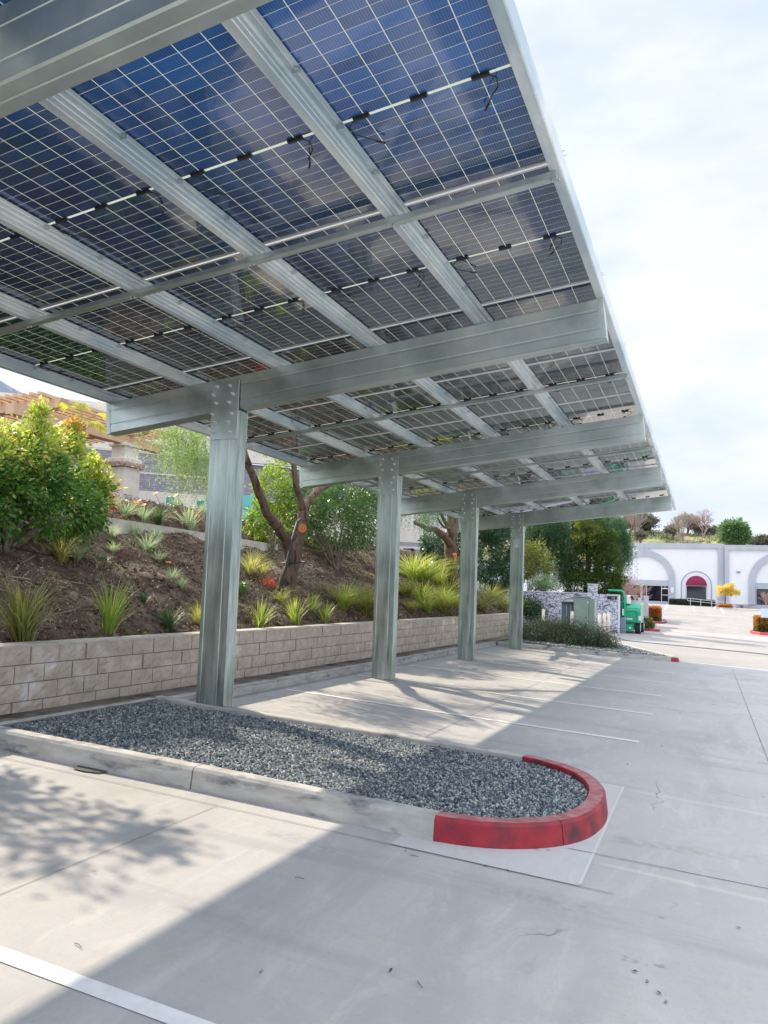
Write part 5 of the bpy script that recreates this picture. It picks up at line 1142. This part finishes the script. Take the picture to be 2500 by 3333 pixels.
# planting and railings in front
HEDGE = leafmat('hedge_leaf', [(.03, .05, .035), (.05, .08, .045), (.02, .035, .025)], .5, .2)
def boxfol(name, x0, x1, y0, y1, z0, z1, n, l, w, m, parent=None):
    C = np.stack([RNG.uniform(x0, x1, n), RNG.uniform(y0, y1, n), RNG.uniform(z0, z1, n)], 1); f = RNG.integers(0, 3, n)
    C[f == 0, 1] = y0+RNG.normal(0, .04, (f == 0).sum()); C[f == 1, 2] = z1+RNG.normal(0, .04, (f == 1).sum()); k = f == 2; C[k, 0] = np.where(RNG.random(k.sum()) < .5, x0, x1)+RNG.normal(0, .04, k.sum())
    D = unit(RNG.normal(size=(n, 3))+np.array([0, -.3, .4])); return quads(name, leafquads(C, D, l*RNG.uniform(.6, 1.3, n), w*RNG.uniform(.6, 1.3, n)), m, parent)
def hedge(name, x0, x1, y0, y1, z0, z1, n, l, w, m, inner, label, cat='hedge', top=None):
    e = empty(name, (0, 0, 0), label, cat); b = MB(); b.bbox(x0+.06, x1-.06, y0+.06, y1-.06, z0, z1-.06, .08); b.build('inner_branches', inner, e)
    boxfol('foliage', x0, x1, y0, y1, z0+.02, z1, n, l, w, m, e)
    if top: boxfol('red_new_growth', x0, x1, y0, y1, z1-.55*(z1-z0), z1+.02, int(n*.9), l, w, top, e)
DKI = mat('hedge_inner', (.02, .03, .015), (.06, .05, .03), scale=12, rough=1)
hedge('hedge', -4.1, .8, 97.2, 98.2, 1.0, 1.72, 7000, .12, .07, HEDGE, DKI, 'long low dark hedge under the burgundy awning window')
OR1 = leafmat('orange_leaf', [(.52, .13, .03), (.62, .20, .04), (.40, .09, .03), (.45, .24, .06)], .5, .35); OLV = leafmat('olive_hedge', [(.12, .11, .03), (.18, .16, .05), (.08, .08, .025)], .5, .3); GOLD = leafmat('golden_leaf', [(.60, .50, .12), (.70, .60, .20), (.46, .38, .08)], .5, .45)
hedge('clipped_hedge', -5.5, -3.65, 66, 69, -.3, .95, 9000, .12, .06, OLV, DKI, 'clipped hedge, orange-red on top and olive below, behind the green lift', top=OR1)
hedge('clipped_hedge', 3.35, 6.0, 61.5, 64, -.45, .62, 8000, .12, .06, OLV, DKI, 'clipped orange and olive hedge at the right edge by the red kerb', top=leafmat('rust_leaf', [(.48, .18, .04), (.55, .26, .06), (.35, .14, .04)], .5, .35))
hedge('planter_hedge', 1.15, 2.5, 91.6, 92.6, .72, 1.32, 3500, .12, .06, leafmat('rust_hedge', [(.50, .22, .05), (.58, .32, .08), (.30, .18, .05)], .5, .35), DKI, 'small rust-coloured box hedge under the little yellow tree')
base = (-3.5, 50.3, -.3); shrub('rounded_bush', base, [(-3.5, 50.2, .08, .42, .4, .42)], 3000, .09, .05, leafmat('olive_bush', [(.10, .12, .03), (.17, .18, .05), (.06, .08, .02), (.3, .28, .12)], .5, .3), 'small rounded olive bush right of the lift tyres', 'bush', clump=.08, nst=4, shell=.75)
base = (1.85, 92.1, 1.1); e = empty('yellow_tree', base, 'little lollipop tree with golden yellow leaves before the building corner', 'tree')
b = MB(); limb(b, [(0, 0, -.4), (.03, 0, .8), (.1, 0, 1.7)], .07, .05, .01); twigs(b, (.05, 0, 1.3), [(-.4, 0, 1.9), (.9, 0, 1.9), (.4, .3, 2.2), (0, -.3, 2.3)], .03); b.build('trunk', BARK, e, True)
foliage('crown', [(1.5, 92.1, 2.85, .38, .38, .38), (2.15, 92.1, 3.15, .55, .45, .4), (2.85, 92.1, 2.75, .38, .35, .25), (2.2, 92.1, 2.65, .6, .4, .3), (1.25, 92.1, 3.2, .2, .2, .25), (2.6, 92.1, 3.4, .3, .3, .3), (1.15, 92.1, 2.6, .2, .2, .3), (3.2, 92.1, 2.8, .2, .2, .15)], 3800, .15, .07, GOLD, e, .12, .3, .1, 24, origin=base)
rl = empty('handrail', (0, 0, 0), 'pale steel handrail on the ramp before the burgundy awning window', 'handrail')
RM = mat('rail_paint', (.62, .63, .68), rough=.5)
b = MB(); b.tube([(-1.75, 94, 1.62), (-2.05, 94, 1.66), (-2.08, 94, 1.88), (-1.9, 94, 1.92), (.5, 94, 1.72), (2.9, 94, 1.55)], .03, 6); b.tube([(-1.75, 94, 1.64), (.5, 94, 1.45), (2.9, 94, 1.3)], .022, 6); b.build('rail', RM, rl)
for x in (-1.75, -.65, .5, 1.7, 2.9): b = MB(); b.tube([(x, 94, .7), (x, 94, 1.9-.0715*(x+1.75)-.05)], .03, 6); b.build('post', RM, rl)
b = MB(); b.box(-4.4, -4.05, 60.0, 60.25, gz(-4.2, 60)-.1, 1.92); o = b.build('equipment_box', mat('pale_grey_box', (.60, .61, .63), rough=.6)); tag(o, 'pale grey upright box behind the green lift', 'utility box')
sg = empty('sign_post', (-4.35, 55, gz(-4.35, 55)), 'thin pale signpost right behind the lift hood', 'post'); b = MB(); b.tube([(0, 0, -.1), (0, 0, 2.0)], .022, 6); b.build('pole', RM, sg); b = MB(); b.box(-.05, .14, -.03, -.022, 1.5, 2.05); b.build('sign_plate', PALEM, sg)
# kerbs round the hedges
kerb('kerb', [(-5.8, 65.2), (-3.5, 65.2), (-3.15, 66), (-3.1, 68), (-3.3, 70)], .18, .16, RED, REDTOP)
kerb('kerb', [(-3.9, 49.6), (-3.3, 49.5), (-2.75, 49.8), (-2.7, 50.6)], .18, .16, RED, REDTOP)
kerb('kerb', [(3.3, 65), (2.95, 63), (3.05, 61.2), (3.5, 60.6), (6, 60.5)], .18, .2, mat('bright_red_kerb', (.62, .08, .08), rough=.6))
kerb('kerb', [(.9, 94), (.7, 92), (.9, 91.0), (3, 91)], .15, .15, KERB)
for (u, v) in ((2478, 2000),):
    b = MB(); p = atY(2490, 1995, 58); b.box(-.25, .6, 0, .05, -.32, .3); o = b.build('low_sign', mat('blue_white_sign', (.62, .70, .85), rough=.5)); o.location = p; tag(o, 'pale blue sign panel at the right edge before the orange hedge', 'sign')
# bare bushes and trees
def bare(name, base, h, spread, n, m, label, cat='tree', depth_=4, r0=.06, group=None):
    e = empty(name, base, label, cat, group); b = MB()
    def grow(p, d, L_, r, k):
        q = p+d*L_; b.tube([p, p.lerp(q, .5)+Vector((random.uniform(-1, 1), random.uniform(-1, 1), 0))*L_*.06, q], [r, r*.85, r*.65], 4 if k > 1 else 6, cap=False)
        if k >= depth_: return
        for _ in range(n): dd = (d+Vector((random.uniform(-1, 1), random.uniform(-1, 1), random.uniform(-.25, .6)))*spread).normalized(); grow(p.lerp(q, random.uniform(.55, 1)), dd, L_*random.uniform(.6, .82), r*.6, k+1)
    for _ in range(3): grow(Vector((0, 0, -.1)), Vector((random.uniform(-.4, .4)*spread, random.uniform(-.3, .3), 1)).normalized(), h*.34, r0, 0)
    b.build('branches', m, e); return e
PINKT = mat('pink_twigs', (.36, .24, .22), (.52, .38, .36), scale=8, rough=.9)
bare('bare_bush', (-6.3, 72, .0), 4.4, .75, 4, PINKT, 'leafless pinkish bush between the juniper and the dark shopfront', 'bush', 5, .045)
bare('bare_bush', (6.35, 96, .9), 2.6, .7, 4, PINKT, 'leafless pinkish bush in front of the right shopfront', 'bush', 4, .03)
# hillside behind the building
def hz2(x, y):
    t = (y-122)/28.; z = 7+sm(t)*(7.0-.055*(x+10))+.35*math.sin(x*.21+y*.1)+.25*math.sin(x*.53)+max(0, y-150)*.02; return z
HM = mat('scrub_hill', (.20, .24, .10), (.40, .38, .20), scale=.35, rough=1, bump=1, bscale=2, c3=(.30, .24, .17), s3=.12, lo3=.45, hi3=.6, stretch=(1, 1, 1.5))
g = grid('hill', lin(-70, 60, 90), lin(118, 200, 50), hz2, HM); tag(g, kind='structure')
n = 26000; x = RNG.uniform(-40, 30, n); y = RNG.uniform(122, 152, n); z = np.array([hz2(a, c) for a, c in zip(x, y)])
ck = np.sin(x*.9+y*.5)+np.sin(x*.37-y*.8)+RNG.normal(0, .6, n) > .1; C = np.stack([x, y, z+.1], 1)[ck]; n = len(C)
tag(quads('ground_cover', leafquads(C, unit(RNG.normal(size=(n, 3))+np.array([0, 0, .8])), RNG.uniform(.2, .55, n), RNG.uniform(.1, .25, n)), leafmat('scrub_leaf', [(.10, .15, .05), (.16, .20, .07), (.28, .26, .13), (.07, .10, .05)], .7, .3)), 'low green and straw scrub covering the hill behind the white buildings', 'ground cover', kind='stuff')
def hill_tree(name, u, v, ru, rv, Y, m, label, n=5000, l=.45, w=.2, cat='tree', weep=False):
    bl = BY(u, v, ru, rv, Y); bx, by = bl[0], bl[1]; zb0 = hz2(bx, by); base = (bx, by, zb0-.1); e = empty(name, base, label, cat)
    bls = [bl]+[(bx+random.uniform(-.6, .6)*bl[3], by+random.uniform(-.5, .5)*bl[4], bl[2]+random.uniform(-.5, .5)*bl[5], bl[3]*.55, bl[4]*.55, bl[5]*.5) for _ in range(4)]
    if weep: strands('crown', bls, n//6, bl[5]*.8, m, e, l, w*.5, .3, origin=base)
    foliage('crown_foliage' if weep else 'crown', bls, n, l, w, m, e, .25, .5, .1, 20, origin=base)
    b = MB(); limb(b, [(0, 0, 0), (0, 0, (bl[2]-zb0)*.6), (bl[3]*.2, 0, bl[2]-zb0)], .25, .1, .1); b.build('trunk', TWIG, e, True)
BRN = leafmat('brown_haze_leaf', [(.28, .23, .20), (.38, .32, .28), (.22, .18, .15)], .7, .3); DKH = leafmat('dark_hill_leaf', [(.10, .11, .08), (.15, .16, .11), (.20, .17, .13)], .7, .2); WIL = leafmat('willow_leaf', [(.10, .19, .08), (.16, .26, .10), (.07, .14, .07)], .6, .35)
hill_tree('round_green_tree', 2392, 1735, 44, 42, 134, WIL, 'rounded willow-green tree on the hill behind the right building', 9000, .5, .18, weep=True)
hill_tree('dark_tree', 2080, 1700, 60, 28, 146, DKH, 'dark wide tree mass on the hill next to the end of the carport roof', 6000)
hill_tree('brown_tree', 2240, 1698, 38, 24, 146, BRN, 'brown thin-leaved tree on the hill above the burgundy awning', 3600, .38, .12)
hill_tree('olive_tree', 2300, 1722, 40, 12, 147, DKH, 'low olive bush on the hilltop left of the round green tree', 2600, .35, .14, 'bush')
hill_tree('scrub_bush', 2085, 1742, 22, 12, 136, DKH, 'dark scrub bush low on the hill near the juniper', 1500, .35, .14, 'bush')
hill_tree('scrub_bush', 2190, 1722, 22, 12, 141, DKH, 'dark scrub bush on the hill left of the brown tree', 1500, .35, .14, 'bush')
hill_tree('dark_tree', 2480, 1762, 40, 14, 138, DKH, 'dark low tree on the hill at the far right edge', 3000)
bare('bare_tree', (*atY(2075, 1730, 140)[:2], hz2(atY(2075, 1730, 140).x, 140)), 6.0, .7, 3, PALETWIG, 'pale leafless tree on the hill beside the dark tree mass', 'tree', 5, .13)
bare('bare_tree', (*atY(2222, 1745, 138)[:2], hz2(atY(2222, 1745, 138).x, 138)), 6.5, .7, 3, PALETWIG, 'pale leafless tree in front of the brown hill tree', 'tree', 5, .13)
bare('bare_tree', (*atY(2290, 1735, 143)[:2], hz2(atY(2290, 1735, 143).x, 143)), 5.5, .9, 3, PINKT, 'spreading bare tree on the hill right of the brown tree', 'tree', 5, .12)
# ------------------------------------------------------------------ small litter on the lot
def debris(u, v, kind, label):
    d = ray(u, v); t = 1.0
    for _ in range(4000):
        p = CAM+d*t
        if p.z < gz(p.x, p.y): break
        t += .01
    b = MB(); p.z = gz(p.x, p.y)+.008
    if kind == 'twig': a = random.uniform(-.5, .5); L_ = .05; b.tube([(-L_*math.cos(a), -L_*math.sin(a), 0), (0, .006, .004), (L_*math.cos(a), L_*math.sin(a), 0)], .0032, 5); m = TWIG
    elif kind == 'stone': b.v, b.f, b.mi = [], [], []; b.add([(.018, 0, 0), (0, .016, 0), (-.016, 0, 0), (0, -.015, 0), (.002, 0, .017), (0, 0, -.01)], [(0, 1, 4), (1, 2, 4), (2, 3, 4), (3, 0, 4), (1, 0, 5), (2, 1, 5), (3, 2, 5), (0, 3, 5)]); m = STONE
    else: b.add([(-.03, 0, 0), (0, .013, .008), (.032, 0, .002), (0, -.013, .004)], [(0, 1, 2, 3)]); m = islandmat('dry_leaf', [(.10, .06, .04), (.14, .09, .05)])
    o = b.build({'twig': 'twig', 'stone': 'pebble', 'leaf': 'dead_leaf'}[kind], m); o.location = p; o.scale = (.65, .65, .65); o.rotation_euler.z = random.uniform(0, 3); tag(o, label, {'twig': 'twig', 'stone': 'pebble', 'leaf': 'leaf'}[kind])
for a in ((1320, 2774, 'stone', 'grey pebble on the concrete below the left end of the red kerb'), (1348, 2790, 'twig', 'short twig beside the grey pebble below the red kerb'), (1580, 2823, 'leaf', 'curled dark leaf by the joint below the red kerb'), (1655, 2838, 'twig', 'tiny twig below the pale apron edge'),
          (2067, 3170, 'leaf', 'brown lump of dry leaf in the lower right of the lot'), (2108, 3200, 'stone', 'small dark pebble right of the brown lump'), (2145, 3238, 'leaf', 'small dark leaf in the lower right corner area'), (2168, 3268, 'stone', 'tiny pebble lowest in the right corner area'), (1367, 3210, 'twig', 'bent dark twig in the lower middle of the lot'), (1272, 3165, 'leaf', 'pale curled seed pod left of the bent twig'),
          (975, 2862, 'twig', 'dark twig in the shade just right of the shadow edge'), (253, 3085, 'twig', 'thin twig in the sunlit patch above the white line'), (2043, 2490, 'stone', 'dark pebble between the red nose and the first stall line'), (1963, 2670, 'leaf', 'dark leaf against the pale joint beside the red nose'), (2155, 2430, 'stone', 'pebble right of the end of the nearest stall line'), (1645, 2177-17, 'stone', 'dark pebble on the stalls between third and fourth columns'), (2405, 3025, 'leaf', 'small brown leaf mark at the right edge'), (850, 3170, 'stone', 'pebble by the hairline crack in the shade')): debris(*a)
# oily stain at the kerb
b = MB(); q = [(235, 2505), (262, 2492), (300, 2490), (332, 2500), (352, 2512), (318, 2516), (270, 2512)]
P_ = []
for u, v in q:
    d = ray(u, v); t = (gz(-4.9, 5.1)+.012-CAM.z)/d.z; P_.append(CAM+d*t)
b.add([(p.x, p.y, gz(p.x, p.y)+.013) for p in P_], [tuple(range(len(P_)-1, -1, -1))]); tag(b.build('oil_stain', mat('oil_stain', (.02, .025, .025), (.09, .10, .10), scale=20, rough=.5)), kind='structure')
